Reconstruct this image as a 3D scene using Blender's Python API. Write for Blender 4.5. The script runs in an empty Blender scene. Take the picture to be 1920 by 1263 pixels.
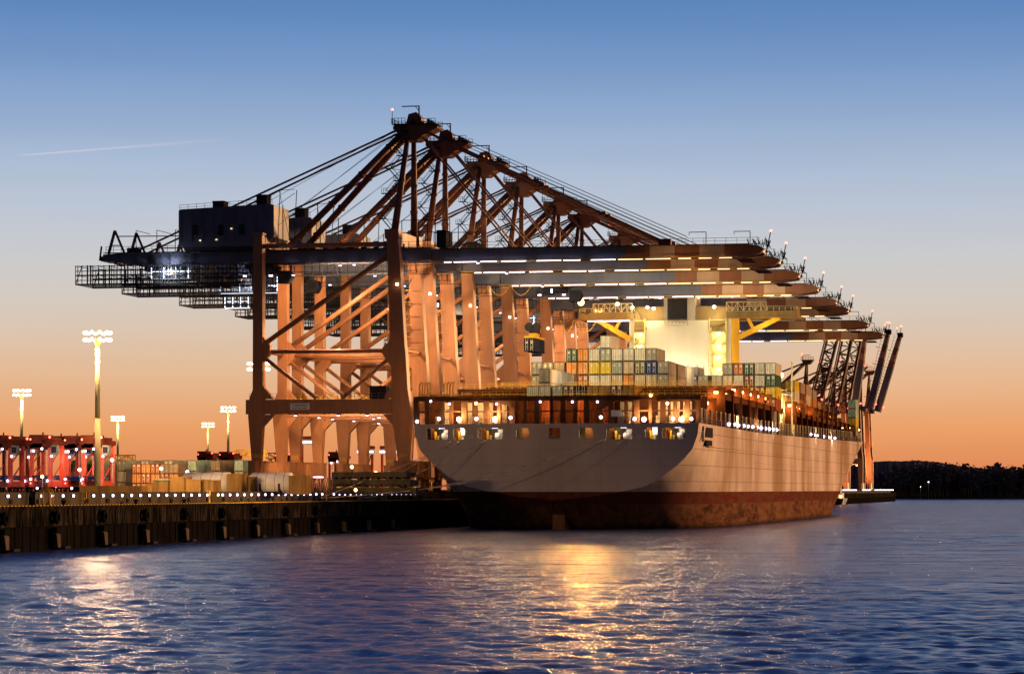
import bpy, bmesh, math, random
from mathutils import Vector, Matrix
random.seed(7)
R=math.radians
scene=bpy.context.scene
COL=scene.collection
# ------------------------------------------------------------------ camera
F=5400.0; TH=math.atan(1100/F); CT,ST=math.cos(TH),math.sin(TH); CH=7.8; HY=917.0
cam=bpy.data.cameras.new('camera'); co=bpy.data.objects.new('camera',cam); COL.objects.link(co)
co.location=(0,0,CH); co.rotation_euler=(R(90),0,TH)
cam.lens=36*F/1920; cam.sensor_width=36; cam.shift_y=(HY-631.5)/1920; cam.clip_start=1; cam.clip_end=20000
scene.camera=co
def XatY(px,Y):            # world X of picture column px at distance-along-quay Y
    t=(px-960)/F; return Y*(t*CT-ST)/(CT+t*ST)
def YatX(px,X):
    t=(px-960)/F; return X*(CT+t*ST)/(t*CT-ST)
def ZZ(py,X,Y): return CH+(HY-py)*(Y*CT-X*ST)/F
def XY(px,d):
    r=(px-960)*d/F; return (r*CT-d*ST, r*ST+d*CT)
def lin(c):
    return tuple(((v/255)/12.92 if v/255<=.04045 else ((v/255+.055)/1.055)**2.4) for v in c)
# ------------------------------------------------------------------ materials
def newmat(name):
    m=bpy.data.materials.new(name); m.use_nodes=True; nt=m.node_tree
    return m,nt,nt.nodes['Principled BSDF']
def N(nt,t,**k):
    n=nt.nodes.new(t)
    for a,b in k.items():
        if a in n.inputs.keys() if hasattr(n.inputs,'keys') else False: n.inputs[a].default_value=b
        else: setattr(n,a,b)
    return n
def paint(name,col,rough=.55,var=.25,scale=.6,metal=0,dirt=None,streak=True,bump=0):
    """painted or raw surface with uneven wear, rain streaks and grime"""
    m,nt,b=newmat(name); L=nt.links
    g=N(nt,'ShaderNodeNewGeometry'); mp=N(nt,'ShaderNodeMapping')
    mp.inputs['Scale'].default_value=(1,1,.12) if streak else (1,1,1)
    L.new(g.outputs['Position'],mp.inputs['Vector'])
    n1=N(nt,'ShaderNodeTexNoise'); n1.inputs['Scale'].default_value=scale; n1.inputs['Detail'].default_value=6; n1.inputs['Roughness'].default_value=.65
    L.new(mp.outputs[0],n1.inputs['Vector'])
    n2=N(nt,'ShaderNodeTexNoise'); n2.inputs['Scale'].default_value=scale*.21; n2.inputs['Detail'].default_value=3
    L.new(g.outputs['Position'],n2.inputs['Vector'])
    r=N(nt,'ShaderNodeMapRange'); r.inputs[1].default_value=.38; r.inputs[2].default_value=.68; r.inputs[3].default_value=0; r.inputs[4].default_value=1
    L.new(n1.outputs[0],r.inputs[0])
    d=dirt or tuple(c*.45 for c in col)
    mx=N(nt,'ShaderNodeMix'); mx.data_type='RGBA'; mx.inputs[6].default_value=(*col,1); mx.inputs[7].default_value=(*d,1)
    ml=N(nt,'ShaderNodeMath'); ml.operation='MULTIPLY'; ml.inputs[1].default_value=var*1.6
    L.new(r.outputs[0],ml.inputs[0]); L.new(ml.outputs[0],mx.inputs[0])
    mx2=N(nt,'ShaderNodeMix'); mx2.data_type='RGBA'; mx2.blend_type='MULTIPLY'; mx2.inputs[0].default_value=1
    r2=N(nt,'ShaderNodeMapRange'); r2.inputs[1].default_value=.3; r2.inputs[2].default_value=.7; r2.inputs[3].default_value=1-var*.6; r2.inputs[4].default_value=1+var*.3
    L.new(n2.outputs[0],r2.inputs[0]); L.new(mx.outputs[2],mx2.inputs[6]); L.new(r2.outputs[0],mx2.inputs[7])
    L.new(mx2.outputs[2],b.inputs['Base Color'])
    b.inputs['Roughness'].default_value=rough; b.inputs['Metallic'].default_value=metal
    if rough>=.45 and not name.startswith(('crane','navy','boom')): b.inputs['IOR'].default_value=1.0
    if bump:
        bp=N(nt,'ShaderNodeBump'); bp.inputs['Distance'].default_value=bump; bp.inputs['Strength'].default_value=.6
        L.new(n1.outputs[0],bp.inputs['Height']); L.new(bp.outputs[0],b.inputs['Normal'])
    return m
def glow(name,col,s):
    m,nt,b=newmat(name); b.inputs['Base Color'].default_value=(.8,.8,.8,1)
    b.inputs['Emission Color'].default_value=(*col,1); b.inputs['Emission Strength'].default_value=s
    return m
M={}
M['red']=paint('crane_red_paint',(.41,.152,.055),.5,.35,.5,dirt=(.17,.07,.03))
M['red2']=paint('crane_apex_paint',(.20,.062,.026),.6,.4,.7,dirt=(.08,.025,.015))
M['navy']=paint('navy_girder_paint',(.095,.10,.145),.5,.3,.4)
M['dark']=paint('dark_steel',(.04,.037,.042),.6,.3,.8)
M['band_r']=paint('boom_band_red',(.25,.085,.028),.5,.25,.4)
M['band_w']=paint('boom_band_cream',(.46,.29,.17),.5,.25,.4)
M['cream']=paint('cream_ship_paint',(.66,.58,.38),.45,.22,.25,dirt=(.5,.42,.25))
M['yellow']=paint('yellow_paint',(.75,.42,.05),.5,.25,.6)
M['wing']=paint('bridge_wing_dim_tan',(.32,.22,.10),.5,.3,.4)  # dim orange light on cream paint, put into the colour
M['house']=paint('house_paint',(.66,.62,.50),.45,.2,.2,dirt=(.48,.42,.30))
M['strad2']=paint('carrier_head_paint',(.12,.03,.02),.5,.4,.6)
M['tower']=paint('stair_tower_yellow_lit',(.72,.60,.26),.5,.2,.3)  # yellow lamp light on the towers is put into this colour
M['rudder']=paint('rudder_rust',(.26,.12,.06),.7,.5,1)
M['mastp']=paint('mast_paint',(.86,.70,.34),.5,.15,.3)
M['brown']=paint('brown_hatch_paint',(.14,.046,.016),.6,.4,.6,dirt=(.07,.03,.015))
M['deckbrown']=paint('brown_deck_steel',(.13,.055,.025),.6,.4,.8)
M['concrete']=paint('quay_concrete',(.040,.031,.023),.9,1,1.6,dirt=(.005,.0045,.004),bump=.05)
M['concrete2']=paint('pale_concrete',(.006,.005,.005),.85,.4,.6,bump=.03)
M['wall']=paint('low_wall_concrete',(.11,.09,.06),.8,.5,.7)
M['asphalt']=paint('asphalt',(.06,.055,.05),.85,.4,.05,streak=False)
M['rubber']=paint('rubber',(.010,.010,.010),.9,.3,2)
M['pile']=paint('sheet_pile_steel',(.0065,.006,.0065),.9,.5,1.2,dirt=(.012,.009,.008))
M['plate']=paint('fender_plate',(.11,.08,.06),.6,.5,1.5)
M['wood']=paint('plywood',(.34,.19,.06),.8,.5,.8,dirt=(.12,.07,.03))
M['white']=paint('white_paint',(.80,.74,.68),.45,.2,.4)
M['strad']=paint('carrier_red_paint',(.55,.05,.025),.4,.25,.6)
M['glass']=paint('dark_glass',(.02,.025,.03),.1,.1,1)
M['grey']=paint('grey_paint',(.22,.22,.22),.5,.3,.6)
M['silver']=paint('funnel_metal',(.30,.26,.20),.35,.3,.3,metal=.3)
M['bluecloth']=paint('blue_panel',(.05,.1,.4),.5,.2,.5)
M['rope']=paint('mooring_rope',(.85,.62,.36),.9,.3,3)
M['bark']=paint('bark',(.035,.025,.018),.9,.3,1)
M['leaf']=paint('foliage',(.15,.14,.13),.8,.6,.08,streak=False)
M['leaf2']=paint('foliage_brown',(.21,.16,.14),.8,.6,.08,streak=False)
M['soil']=paint('bank_soil',(.06,.045,.03),.9,.5,.05,streak=False)
M['hill']=paint('wooded_hill',(.065,.062,.075),.95,.3,.004,streak=False)
G={}
G['sod']=glow('sodium_lamp',(1,.50,.12),16)
G['warm']=glow('warm_lamp',(1,.74,.42),12)
G['cool']=glow('cool_white_lamp',(.74,.68,1),7)
G['tube']=glow('streak_glow',(.80,.80,1),6)  # glow of the tubes that stand in for trolley light streaks
G['tubey']=glow('streak_glow_warm',(1,.72,.32),3.2)
G['redl']=glow('red_beacon',(1,.06,.04),9)
G['pink']=glow('aviation_beacon',(1,.16,.11),5)
G['cabin']=glow('lit_interior',(1,.72,.36),1.3)
G['blueish']=glow('trolley_strip_light',(.62,.78,1),3.5)
for k_ in ('concrete','concrete2','wall','pile','asphalt','plate','rubber','dark','hill','leaf','leaf2','soil'): M[k_].node_tree.nodes['Principled BSDF'].inputs['Specular IOR Level'].default_value=.04
# containers
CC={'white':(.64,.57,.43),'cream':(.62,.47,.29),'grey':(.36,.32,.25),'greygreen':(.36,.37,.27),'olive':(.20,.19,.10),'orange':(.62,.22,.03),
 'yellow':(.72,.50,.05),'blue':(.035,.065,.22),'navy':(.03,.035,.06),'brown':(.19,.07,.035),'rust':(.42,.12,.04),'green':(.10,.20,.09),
 'dkgreen':(.07,.12,.08),'amber':(.38,.17,.03),'black':(.03,.025,.02),'tan':(.40,.27,.17),'mint':(.42,.55,.42),'red':(.5,.08,.03)}  # amber is the brown with warm lamp glow put into the colour
def contmat(k):
    key='c_'+k
    if key in M: return M[key]
    m=paint('container_paint_'+k,CC[k],.5,.38,.9)
    nt=m.node_tree; L=nt.links; b=nt.nodes['Principled BSDF']
    g=N(nt,'ShaderNodeNewGeometry'); s=N(nt,'ShaderNodeSeparateXYZ'); L.new(g.outputs['Position'],s.inputs[0])
    a=N(nt,'ShaderNodeMath'); a.operation='ADD'; L.new(s.outputs[0],a.inputs[0]); L.new(s.outputs[1],a.inputs[1])
    mu=N(nt,'ShaderNodeMath'); mu.operation='MULTIPLY'; mu.inputs[1].default_value=22; L.new(a.outputs[0],mu.inputs[0])
    si=N(nt,'ShaderNodeMath'); si.operation='SINE'; L.new(mu.outputs[0],si.inputs[0])
    bp=N(nt,'ShaderNodeBump'); bp.inputs['Distance'].default_value=.035; bp.inputs['Strength'].default_value=1
    L.new(si.outputs[0],bp.inputs['Height']); L.new(bp.outputs[0],b.inputs['Normal'])
    M[key]=m; return m
# ------------------------------------------------------------------ mesh builder
OFF={}
class MB:
    def __init__(s,mat=None): s.st=[];s.v=[];s.f=[];s.mi=[];s.sm=[];s.mats=[];s.cur=0; s.use(mat) if mat else None
    def use(s,mat):
        if mat not in s.mats: s.mats.append(mat)
        s.cur=s.mats.index(mat); return s
    def add(s,vs,fs,smooth=False):
        o=len(s.v); s.st.append((o,len(s.f))); s.v+= [tuple(v) for v in vs]
        for f in fs: s.f.append([o+i for i in f]); s.mi.append(s.cur); s.sm.append(smooth)
        return s
    def box(s,x0,x1,y0,y1,z0,z1):
        return s.add([(x0,y0,z0),(x1,y0,z0),(x1,y1,z0),(x0,y1,z0),(x0,y0,z1),(x1,y0,z1),(x1,y1,z1),(x0,y1,z1)],
          [(0,3,2,1),(4,5,6,7),(0,1,5,4),(1,2,6,5),(2,3,7,6),(3,0,4,7)])
    def cbox(s,c,sz): 
        return s.box(c[0]-sz[0]/2,c[0]+sz[0]/2,c[1]-sz[1]/2,c[1]+sz[1]/2,c[2]-sz[2]/2,c[2]+sz[2]/2)
    def ring(s,p0,p1,r0,r1,n,smooth,sq=None):
        p0=Vector(p0);p1=Vector(p1); d=(p1-p0)
        if d.length<1e-6: return s
        d.normalize(); up=Vector((0,0,1)) if abs(d.z)<.95 else Vector((0,1,0))
        a=d.cross(up).normalized(); b=a.cross(d).normalized(); vs=[]
        for p,r in ((p0,r0),(p1,r1)):
            for k in range(n):
                t=2*math.pi*k/n+(math.pi/4 if n==4 else 0)
                if sq: vs.append(p+a*(math.cos(t)*r[0])+b*(math.sin(t)*r[1]))
                else: vs.append(p+a*(math.cos(t)*r)+b*(math.sin(t)*r))
        fs=[(k,(k+1)%n,n+(k+1)%n,n+k) for k in range(n)]
        s.add(vs,fs,smooth); o=len(s.v)-2*n
        s.f.append([o+k for k in range(n)][::-1]); s.mi.append(s.cur); s.sm.append(False)
        s.f.append([o+n+k for k in range(n)]); s.mi.append(s.cur); s.sm.append(False)
        return s
    def tube(s,p0,p1,r,r1=None,n=8): return s.ring(p0,p1,r,r if r1 is None else r1,n,n>4)
    def bar(s,p0,p1,w=.1,h=None):   # square bar
        h=h or w; q=.7071; return s.ring(p0,p1,(w*q,h*q),(w*q,h*q),4,False,True)
    def path(s,pts,r,n=5):
        for a,b in zip(pts,pts[1:]): s.tube(a,b,r,n=n)
        return s
    def sections(s,secs):   # secs: list of (z,xc,wx,yc,wy) rectangular column
        vs=[]
        for z,xc,wx,yc,wy in secs: vs+=[(xc-wx/2,yc-wy/2,z),(xc+wx/2,yc-wy/2,z),(xc+wx/2,yc+wy/2,z),(xc-wx/2,yc+wy/2,z)]
        fs=[(0,3,2,1)]
        for i in range(len(secs)-1):
            o=4*i
            for k in range(4): fs.append((o+k,o+(k+1)%4,o+4+(k+1)%4,o+4+k))
        o=4*(len(secs)-1); fs.append((o,o+1,o+2,o+3))
        return s.add(vs,fs)
    def prism(s,poly,y0,y1):  # polygon in xz extruded along y
        n=len(poly); vs=[(x,y0,z) for x,z in poly]+[(x,y1,z) for x,z in poly]
        return s.add(vs,[tuple(range(n)),tuple(range(n,2*n))[::-1]]+[(k,n+k,n+(k+1)%n,(k+1)%n) for k in range(n)])
    def sphere(s,c,r,n=8,sz=1):
        vs=[(c[0],c[1],c[2]+r*sz)]; 
        for i in range(1,n//2):
            t=math.pi*i/(n//2)
            for k in range(n): vs.append((c[0]+r*math.sin(t)*math.cos(2*math.pi*k/n),c[1]+r*math.sin(t)*math.sin(2*math.pi*k/n),c[2]+r*sz*math.cos(t)))
        vs.append((c[0],c[1],c[2]-r*sz)); m=n//2-1; fs=[]
        for k in range(n): fs.append((0,1+k,1+(k+1)%n)); fs.append((len(vs)-1,1+(m-1)*n+(k+1)%n,1+(m-1)*n+k))
        for i in range(m-1):
            for k in range(n): fs.append((1+i*n+k,1+(i+1)*n+k,1+(i+1)*n+(k+1)%n,1+i*n+(k+1)%n))
        return s.add(vs,fs,True)
    def lattice(s,p0,p1,up,h,step,w=.08,diag=True):
        """a plane truss between two chords"""
        p0=Vector(p0);p1=Vector(p1);u=Vector(up).normalized()*h; L=(p1-p0).length; n=max(1,round(L/step))
        s.bar(p0,p1,w*1.5); s.bar(p0+u,p1+u,w*1.5)
        for i in range(n+1):
            a=p0.lerp(p1,i/n); s.bar(a,a+u,w)
            if diag and i<n:
                b=p0.lerp(p1,(i+1)/n)
                s.bar(a,b+u,w) if i%2 else s.bar(a+u,b,w)
        return s
    def rail(s,p0,p1,h=1.1,step=2.,w=.07,mid=True):
        p0=Vector(p0);p1=Vector(p1);z=Vector((0,0,h)); n=max(1,round((p1-p0).length/step))
        s.bar(p0+z,p1+z,w)
        if mid: s.bar(p0+z*.5,p1+z*.5,w*.8)
        for i in range(n+1):
            a=p0.lerp(p1,i/n); s.bar(a,a+z,w)
        return s
    def build_each(s,name,parent=None,n=1,loc=None):
        st=s.st[::n]+[(len(s.v),len(s.f))]; r=[]
        for (a,fa),(b,fb) in zip(st,st[1:]):
            q=MB(); q.mats=list(s.mats); q.v=s.v[a:b]; q.f=[[i-a for i in f] for f in s.f[fa:fb]]; q.mi=s.mi[fa:fb]; q.sm=s.sm[fa:fb]
            used=sorted(set(q.mi)); q.mats=[s.mats[i] for i in used]; q.mi=[used.index(i) for i in q.mi]
            r.append(q.build(name,parent,loc))
        return r
    def build(s,name,parent=None,loc=None):
        off=Vector(OFF.get(parent.name,(0,0,0))) if parent else Vector(loc or (0,0,0))
        me=bpy.data.meshes.new(name); me.from_pydata([tuple(Vector(v)-off) for v in s.v],[],s.f)
        for m in s.mats: me.materials.append(m)
        me.polygons.foreach_set('material_index',s.mi); me.polygons.foreach_set('use_smooth',s.sm); me.update()
        o=bpy.data.objects.new(name,me); COL.objects.link(o)
        if parent: o.parent=parent; OFF[o.name]=tuple(off)
        else: o.location=off; OFF[o.name]=tuple(off)
        return o
def tag(o,label,cat,group=None):
    if len(label.replace('-',' ').split())>16: print('LONG',label)
    o['label']=label; o['category']=cat
    if group: o['group']=group
    return o
def thing(name,loc,label,cat,group=None):
    o=bpy.data.objects.new(name,None); COL.objects.link(o); o.location=loc; OFF[o.name]=tuple(loc)
    o.empty_display_size=.5
    return tag(o,label,cat,group)
def struct(name,mb,loc=None):
    o=mb.build(name,None,loc); o['kind']='structure'; return o
def copy_tree(o,loc=None,label=None,parent=None):
    c=o.copy(); COL.objects.link(c)
    if parent: c.parent=parent
    if loc is not None: c.location=loc
    if label: c['label']=label
    for ch in list(o.children): copy_tree(ch,None,None,c)
    return c
def plight(loc,col,power,r=.5,name='lamp_light'):
    l=bpy.data.lights.new(name,'POINT'); l.color=col; l.energy=power; l.shadow_soft_size=r
    o=bpy.data.objects.new(name,l); COL.objects.link(o); o.location=loc; return o
def spot(loc,tgt,col,power,ang=80,r=.5,blend=.5):
    l=bpy.data.lights.new('flood_light','SPOT'); l.color=col; l.energy=power; l.shadow_soft_size=r; l.spot_size=R(ang); l.spot_blend=blend
    o=bpy.data.objects.new('flood_light',l); COL.objects.link(o); o.location=loc
    o.rotation_euler=(Vector(tgt)-Vector(loc)).to_track_quat('-Z','Y').to_euler(); return o
SOD=(1,.50,.17); WRM=(1,.72,.38); COOL=(.85,.85,1)
def textmesh(txt,size,mat,name,parent,loc,rot=(R(90),0,0),ext=.02):
    cu=bpy.data.curves.new('t','FONT'); cu.body=txt; cu.size=size; cu.extrude=ext; cu.align_x='CENTER'; cu.align_y='CENTER'
    t=bpy.data.objects.new('t',cu); COL.objects.link(t)
    dg=bpy.context.evaluated_depsgraph_get(); me=bpy.data.meshes.new_from_object(t.evaluated_get(dg))
    bpy.data.objects.remove(t); me.materials.clear(); me.materials.append(mat)
    o=bpy.data.objects.new(name,me); COL.objects.link(o); o.parent=parent
    o.location=Vector(loc)-Vector(OFF[parent.name]); o.rotation_euler=rot; OFF[o.name]=tuple(loc); return o
# ------------------------------------------------------------------ world (dusk sky)
w=bpy.data.worlds.new('World'); scene.world=w; w.use_nodes=True; nt=w.node_tree; L=nt.links
bg=nt.nodes['Background']; tc=N(nt,'ShaderNodeTexCoord'); sp=N(nt,'ShaderNodeSeparateXYZ'); L.new(tc.outputs['Generated'],sp.inputs[0])
cr=N(nt,'ShaderNodeValToRGB'); L.new(sp.outputs[2],cr.inputs[0])
stops=[(0,(214,122,76)),(.007,(224,138,88)),(.0217,(236,162,104)),(.040,(229,186,148)),(.0586,(216,199,182)),(.077,(204,203,202)),(.0953,(190,198,212)),
 (.1135,(168,186,211)),(.1316,(142,168,205)),(.1496,(114,149,197)),(.1674,(92,133,186)),(.25,(60,98,168)),(.42,(34,62,132)),(1,(14,26,68))]
el=cr.color_ramp.elements
while len(el)<len(stops): el.new(.5)
for e,(p,c) in zip(el,stops): e.position=p
for e,(p,c) in zip(el,stops): e.color=(*lin(c),1)
dt=N(nt,'ShaderNodeVectorMath'); dt.operation='DOT_PRODUCT'; dt.inputs[1].default_value=(.25,.97,0); L.new(tc.outputs['Generated'],dt.inputs[0])
mr=N(nt,'ShaderNodeMapRange'); mr.inputs[1].default_value=-.6; mr.inputs[2].default_value=.7; L.new(dt.outputs['Value'],mr.inputs[0])
back=N(nt,'ShaderNodeValToRGB'); L.new(sp.outputs[2],back.inputs[0]); be=back.color_ramp.elements
be[0].position=0; be[0].color=(*lin((70,68,82)),1); be[1].position=1; be[1].color=(*lin((24,31,64)),1)
mx=N(nt,'ShaderNodeMix'); mx.data_type='RGBA'; L.new(mr.outputs[0],mx.inputs[0]); L.new(back.outputs[0],mx.inputs[6]); L.new(cr.outputs[0],mx.inputs[7])
# a faint aircraft trail, a straight streak in the sky dome
def vdot(v):
    n=N(nt,'ShaderNodeVectorMath'); n.operation='DOT_PRODUCT'; n.inputs[1].default_value=v; L.new(tc.outputs['Generated'],n.inputs[0]); return n.outputs['Value']
def mth(op,a,b=None,c=None):
    n=N(nt,'ShaderNodeMath'); n.operation=op
    for i,v in enumerate((a,b,c)):
        if v is None: continue
        if isinstance(v,(int,float)): n.inputs[i].default_value=v
        else: L.new(v,n.inputs[i])
    return n.outputs[0]
fw=vdot((-ST,CT,0)); fu=mth('DIVIDE',vdot((CT,ST,0)),fw); fv=mth('DIVIDE',sp.outputs[2],fw)
u0,v0=(30-960)/F,(917-292)/F; u1,v1=(430-960)/F,(917-261)/F; sl=(v1-v0)/(u1-u0)
dist=mth('ABSOLUTE',mth('SUBTRACT',fv,mth('ADD',mth('MULTIPLY',mth('SUBTRACT',fu,u0),sl),v0)))
along=mth('DIVIDE',mth('SUBTRACT',fu,u0),u1-u0)
wid=mth('ADD',.00022,mth('MULTIPLY',along,.0007))
core=mth('MAXIMUM',mth('SUBTRACT',1,mth('DIVIDE',dist,wid)),0)
m1=N(nt,'ShaderNodeMapRange'); L.new(along,m1.inputs[0]); m1.inputs[1].default_value=0; m1.inputs[2].default_value=.06
m2=N(nt,'ShaderNodeMapRange'); L.new(along,m2.inputs[0]); m2.inputs[1].default_value=1; m2.inputs[2].default_value=.15
tr=mth('MULTIPLY',mth('MULTIPLY',core,m1.outputs[0]),mth('MULTIPLY',m2.outputs[0],.55))
fwp=mth('GREATER_THAN',fw,.5); tr=mth('MULTIPLY',tr,fwp)
mx3=N(nt,'ShaderNodeMix'); mx3.data_type='RGBA'; L.new(tr,mx3.inputs[0]); L.new(mx.outputs[2],mx3.inputs[6]); mx3.inputs[7].default_value=(*lin((236,216,214)),1)
# very faint high cloud streaks
mpw=N(nt,'ShaderNodeMapping'); mpw.inputs['Scale'].default_value=(3,3,60); L.new(tc.outputs['Generated'],mpw.inputs[0])
nz=N(nt,'ShaderNodeTexNoise'); nz.inputs['Scale'].default_value=1.6; nz.inputs['Detail'].default_value=3; L.new(mpw.outputs[0],nz.inputs['Vector'])
cm=N(nt,'ShaderNodeMapRange'); cm.inputs[1].default_value=.3; cm.inputs[2].default_value=.7; cm.inputs[3].default_value=.98; cm.inputs[4].default_value=1.02; L.new(nz.outputs[0],cm.inputs[0])
mx4=N(nt,'ShaderNodeVectorMath'); mx4.operation='SCALE'; L.new(mx3.outputs[2],mx4.inputs[0]); L.new(cm.outputs[0],mx4.inputs['Scale'])
L.new(mx4.outputs[0],bg.inputs['Color']); bg.inputs['Strength'].default_value=1.0
# afterglow: the low sun beyond the river, right of the ship
sun=bpy.data.lights.new('sun','SUN'); so=bpy.data.objects.new('sun',sun); COL.objects.link(so)
sun.energy=5.7; sun.color=(1,.52,.20); sun.angle=R(8)
sd=Vector((.62,.77,.13)).normalized(); so.rotation_euler=(-sd).to_track_quat('-Z','Y').to_euler()
scene.view_settings.view_transform='Standard'; scene.view_settings.look='None'; scene.view_settings.exposure=0; scene.view_settings.gamma=1
scene.render.engine='CYCLES'; scene.cycles.use_denoising=True; scene.cycles.max_bounces=5; scene.cycles.diffuse_bounces=2; scene.cycles.glossy_bounces=3
scene.cycles.sample_clamp_indirect=4; scene.cycles.sample_clamp_direct=0
# ================================================================== setting
QX=-132.0; QZ=5.65; GZ=6.9; YE=1925.0
# water: one sheet to the horizon
m,nt,b=newmat('river_water'); L=nt.links
b.inputs['Base Color'].default_value=(.026,.05,.14,1); b.inputs['Roughness'].default_value=.23; b.inputs['IOR'].default_value=1.33
g=N(nt,'ShaderNodeNewGeometry')
def wn(sc,det,sx,sy,rot=-11.5):
    mp=N(nt,'ShaderNodeMapping'); mp.inputs['Scale'].default_value=(sx,sy,1); mp.inputs['Rotation'].default_value=(0,0,R(rot)); L.new(g.outputs['Position'],mp.inputs[0])
    n=N(nt,'ShaderNodeTexNoise'); n.inputs['Scale'].default_value=sc; n.inputs['Detail'].default_value=det; n.inputs['Roughness'].default_value=.6; L.new(mp.outputs[0],n.inputs['Vector']); return n.outputs[0]
def wm(op,a,b_):
    n=N(nt,'ShaderNodeMath'); n.operation=op
    for i,v in enumerate((a,b_)):
        if isinstance(v,(int,float)): n.inputs[i].default_value=v
        else: L.new(v,n.inputs[i])
    return n.outputs[0]
h1=wn(2.0,5,1.0,.42); h2=wn(.16,3,1,.35); pt=wn(.055,5,.28,1.0)
mrp=N(nt,'ShaderNodeMapRange'); mrp.inputs[1].default_value=.35; mrp.inputs[2].default_value=.65; mrp.inputs[3].default_value=.35; mrp.inputs[4].default_value=2.0; L.new(pt,mrp.inputs[0])
sy_=N(nt,'ShaderNodeSeparateXYZ'); L.new(g.outputs['Position'],sy_.inputs[0]); fy=N(nt,'ShaderNodeMapRange'); fy.inputs[1].default_value=160; fy.inputs[2].default_value=900; fy.inputs[3].default_value=.8; fy.inputs[4].default_value=2.8; L.new(sy_.outputs[1],fy.inputs[0])
hh=wm('MULTIPLY',wm('MULTIPLY',wm('ADD',wm('MULTIPLY',h1,.22),wm('MULTIPLY',h2,.8)),mrp.outputs[0]),fy.outputs[0])
bp=N(nt,'ShaderNodeBump'); bp.inputs['Distance'].default_value=1.0; bp.inputs['Strength'].default_value=1; L.new(hh,bp.inputs['Height']); L.new(bp.outputs[0],b.inputs['Normal'])
M['water']=m
import numpy as np
rg=np.random.default_rng(5)
dr=np.concatenate([np.linspace(30,98,14),100*np.exp(np.arange(0,np.log(9.5),.0043)),np.linspace(980,14000,60)])
an=np.linspace(R(-26),R(26),720)-TH*-1
D_,A_=np.meshgrid(dr,an,indexing='ij'); WX=-D_*np.sin(A_); WY=D_*np.cos(A_); WZ=np.zeros_like(WX)
cell=np.gradient(dr)[:,None]*1.0
for i in range(48):
    lam=.45*(1.072**i)*rg.uniform(.9,1.1)
    if lam>13: break
    th=rg.normal(R(62),R(34)) if i%3 else rg.uniform(0,2*np.pi)
    k=2*np.pi/lam; amp=.0135*lam**.42*(1 if lam<1.8 else (1.8/lam)**.5)
    att=np.clip((lam/(cell*2.2))-.6,0,1)
    ph=k*(np.cos(th)*WX+np.sin(th)*WY)+rg.uniform(0,6.28)+.8*np.sin(WX*.05+i)+.8*np.sin(WY*.037+2*i)
    sn=np.sin(ph); WZ+=amp*att*(sn+.25*np.cos(2*ph))
gust=.75+.35*np.sin(WX*.031+1.3)*np.sin(WY*.017)+.2*np.sin(WX*.011-WY*.023)
WZ*=gust; WZ-=np.where(D_>3000,0,0)
nr,nc=WX.shape
me=bpy.data.meshes.new('water'); V=np.stack([WX,WY,WZ],-1).reshape(-1,3)
extra=np.array([(-9000,-300,-.7),(9000,-300,-.7),(9000,16000,-.7),(-9000,16000,-.7)]); V=np.concatenate([V,extra])
ii=np.arange(nr-1)[:,None]*nc+np.arange(nc-1)[None,:]; q4=np.stack([ii,ii+nc,ii+nc+1,ii+1],-1).reshape(-1,4); q4=np.concatenate([q4,[[nr*nc,nr*nc+1,nr*nc+2,nr*nc+3]]])
me.vertices.add(len(V)); me.vertices.foreach_set('co',V.ravel()); me.loops.add(q4.size); me.loops.foreach_set('vertex_index',q4.ravel().astype(np.int32))
me.polygons.add(len(q4)); me.polygons.foreach_set('loop_start',np.arange(0,q4.size,4,dtype=np.int32)); me.polygons.foreach_set('use_smooth',np.ones(len(q4),dtype=bool)); me.update(calc_edges=True); me.materials.append(m)
o=bpy.data.objects.new('water',me); COL.objects.link(o); o['kind']='structure'
# quay ground
q=MB(M['asphalt']); q.add([(QX-4.5,-40,GZ),(QX-4.5,YE-3,GZ),(-4500,YE-3,GZ),(-4500,-40,GZ)],[(0,1,2,3)]); struct('quay_apron',q)
q=MB(M['soil']); q.add([(-4500,YE-4,GZ-.3),(-420,YE-4,GZ-.3),(-500,9000,GZ-.3),(-4500,9000,GZ-.3)],[(0,1,2,3)]); struct('ground',q)
# quay wall with its beam, piles and ledge
qw=thing('quay_wall',(QX,600,0),'long dark concrete quay wall rising from the water behind tyre fenders','quay wall')
Y0=-40
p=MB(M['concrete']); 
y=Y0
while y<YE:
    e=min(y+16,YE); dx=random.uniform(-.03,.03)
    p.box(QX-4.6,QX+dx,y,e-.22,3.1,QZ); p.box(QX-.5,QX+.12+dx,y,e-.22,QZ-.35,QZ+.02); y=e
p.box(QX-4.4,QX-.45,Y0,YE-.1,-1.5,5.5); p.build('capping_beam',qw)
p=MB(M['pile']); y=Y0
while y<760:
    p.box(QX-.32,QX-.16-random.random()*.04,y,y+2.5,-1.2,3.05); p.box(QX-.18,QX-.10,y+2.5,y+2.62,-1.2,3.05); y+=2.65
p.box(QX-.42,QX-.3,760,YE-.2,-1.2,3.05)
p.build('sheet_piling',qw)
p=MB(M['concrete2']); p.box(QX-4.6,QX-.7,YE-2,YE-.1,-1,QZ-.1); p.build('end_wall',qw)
p=MB(M['yellow'])   # rope-worn kerb rail with small studs
y=Y0
while y<600:
    p.box(QX-.30,QX-.12,y,y+.55,QZ+.03,QZ+.13); y+=1.25
p.build('kerb_strip',qw)
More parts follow.
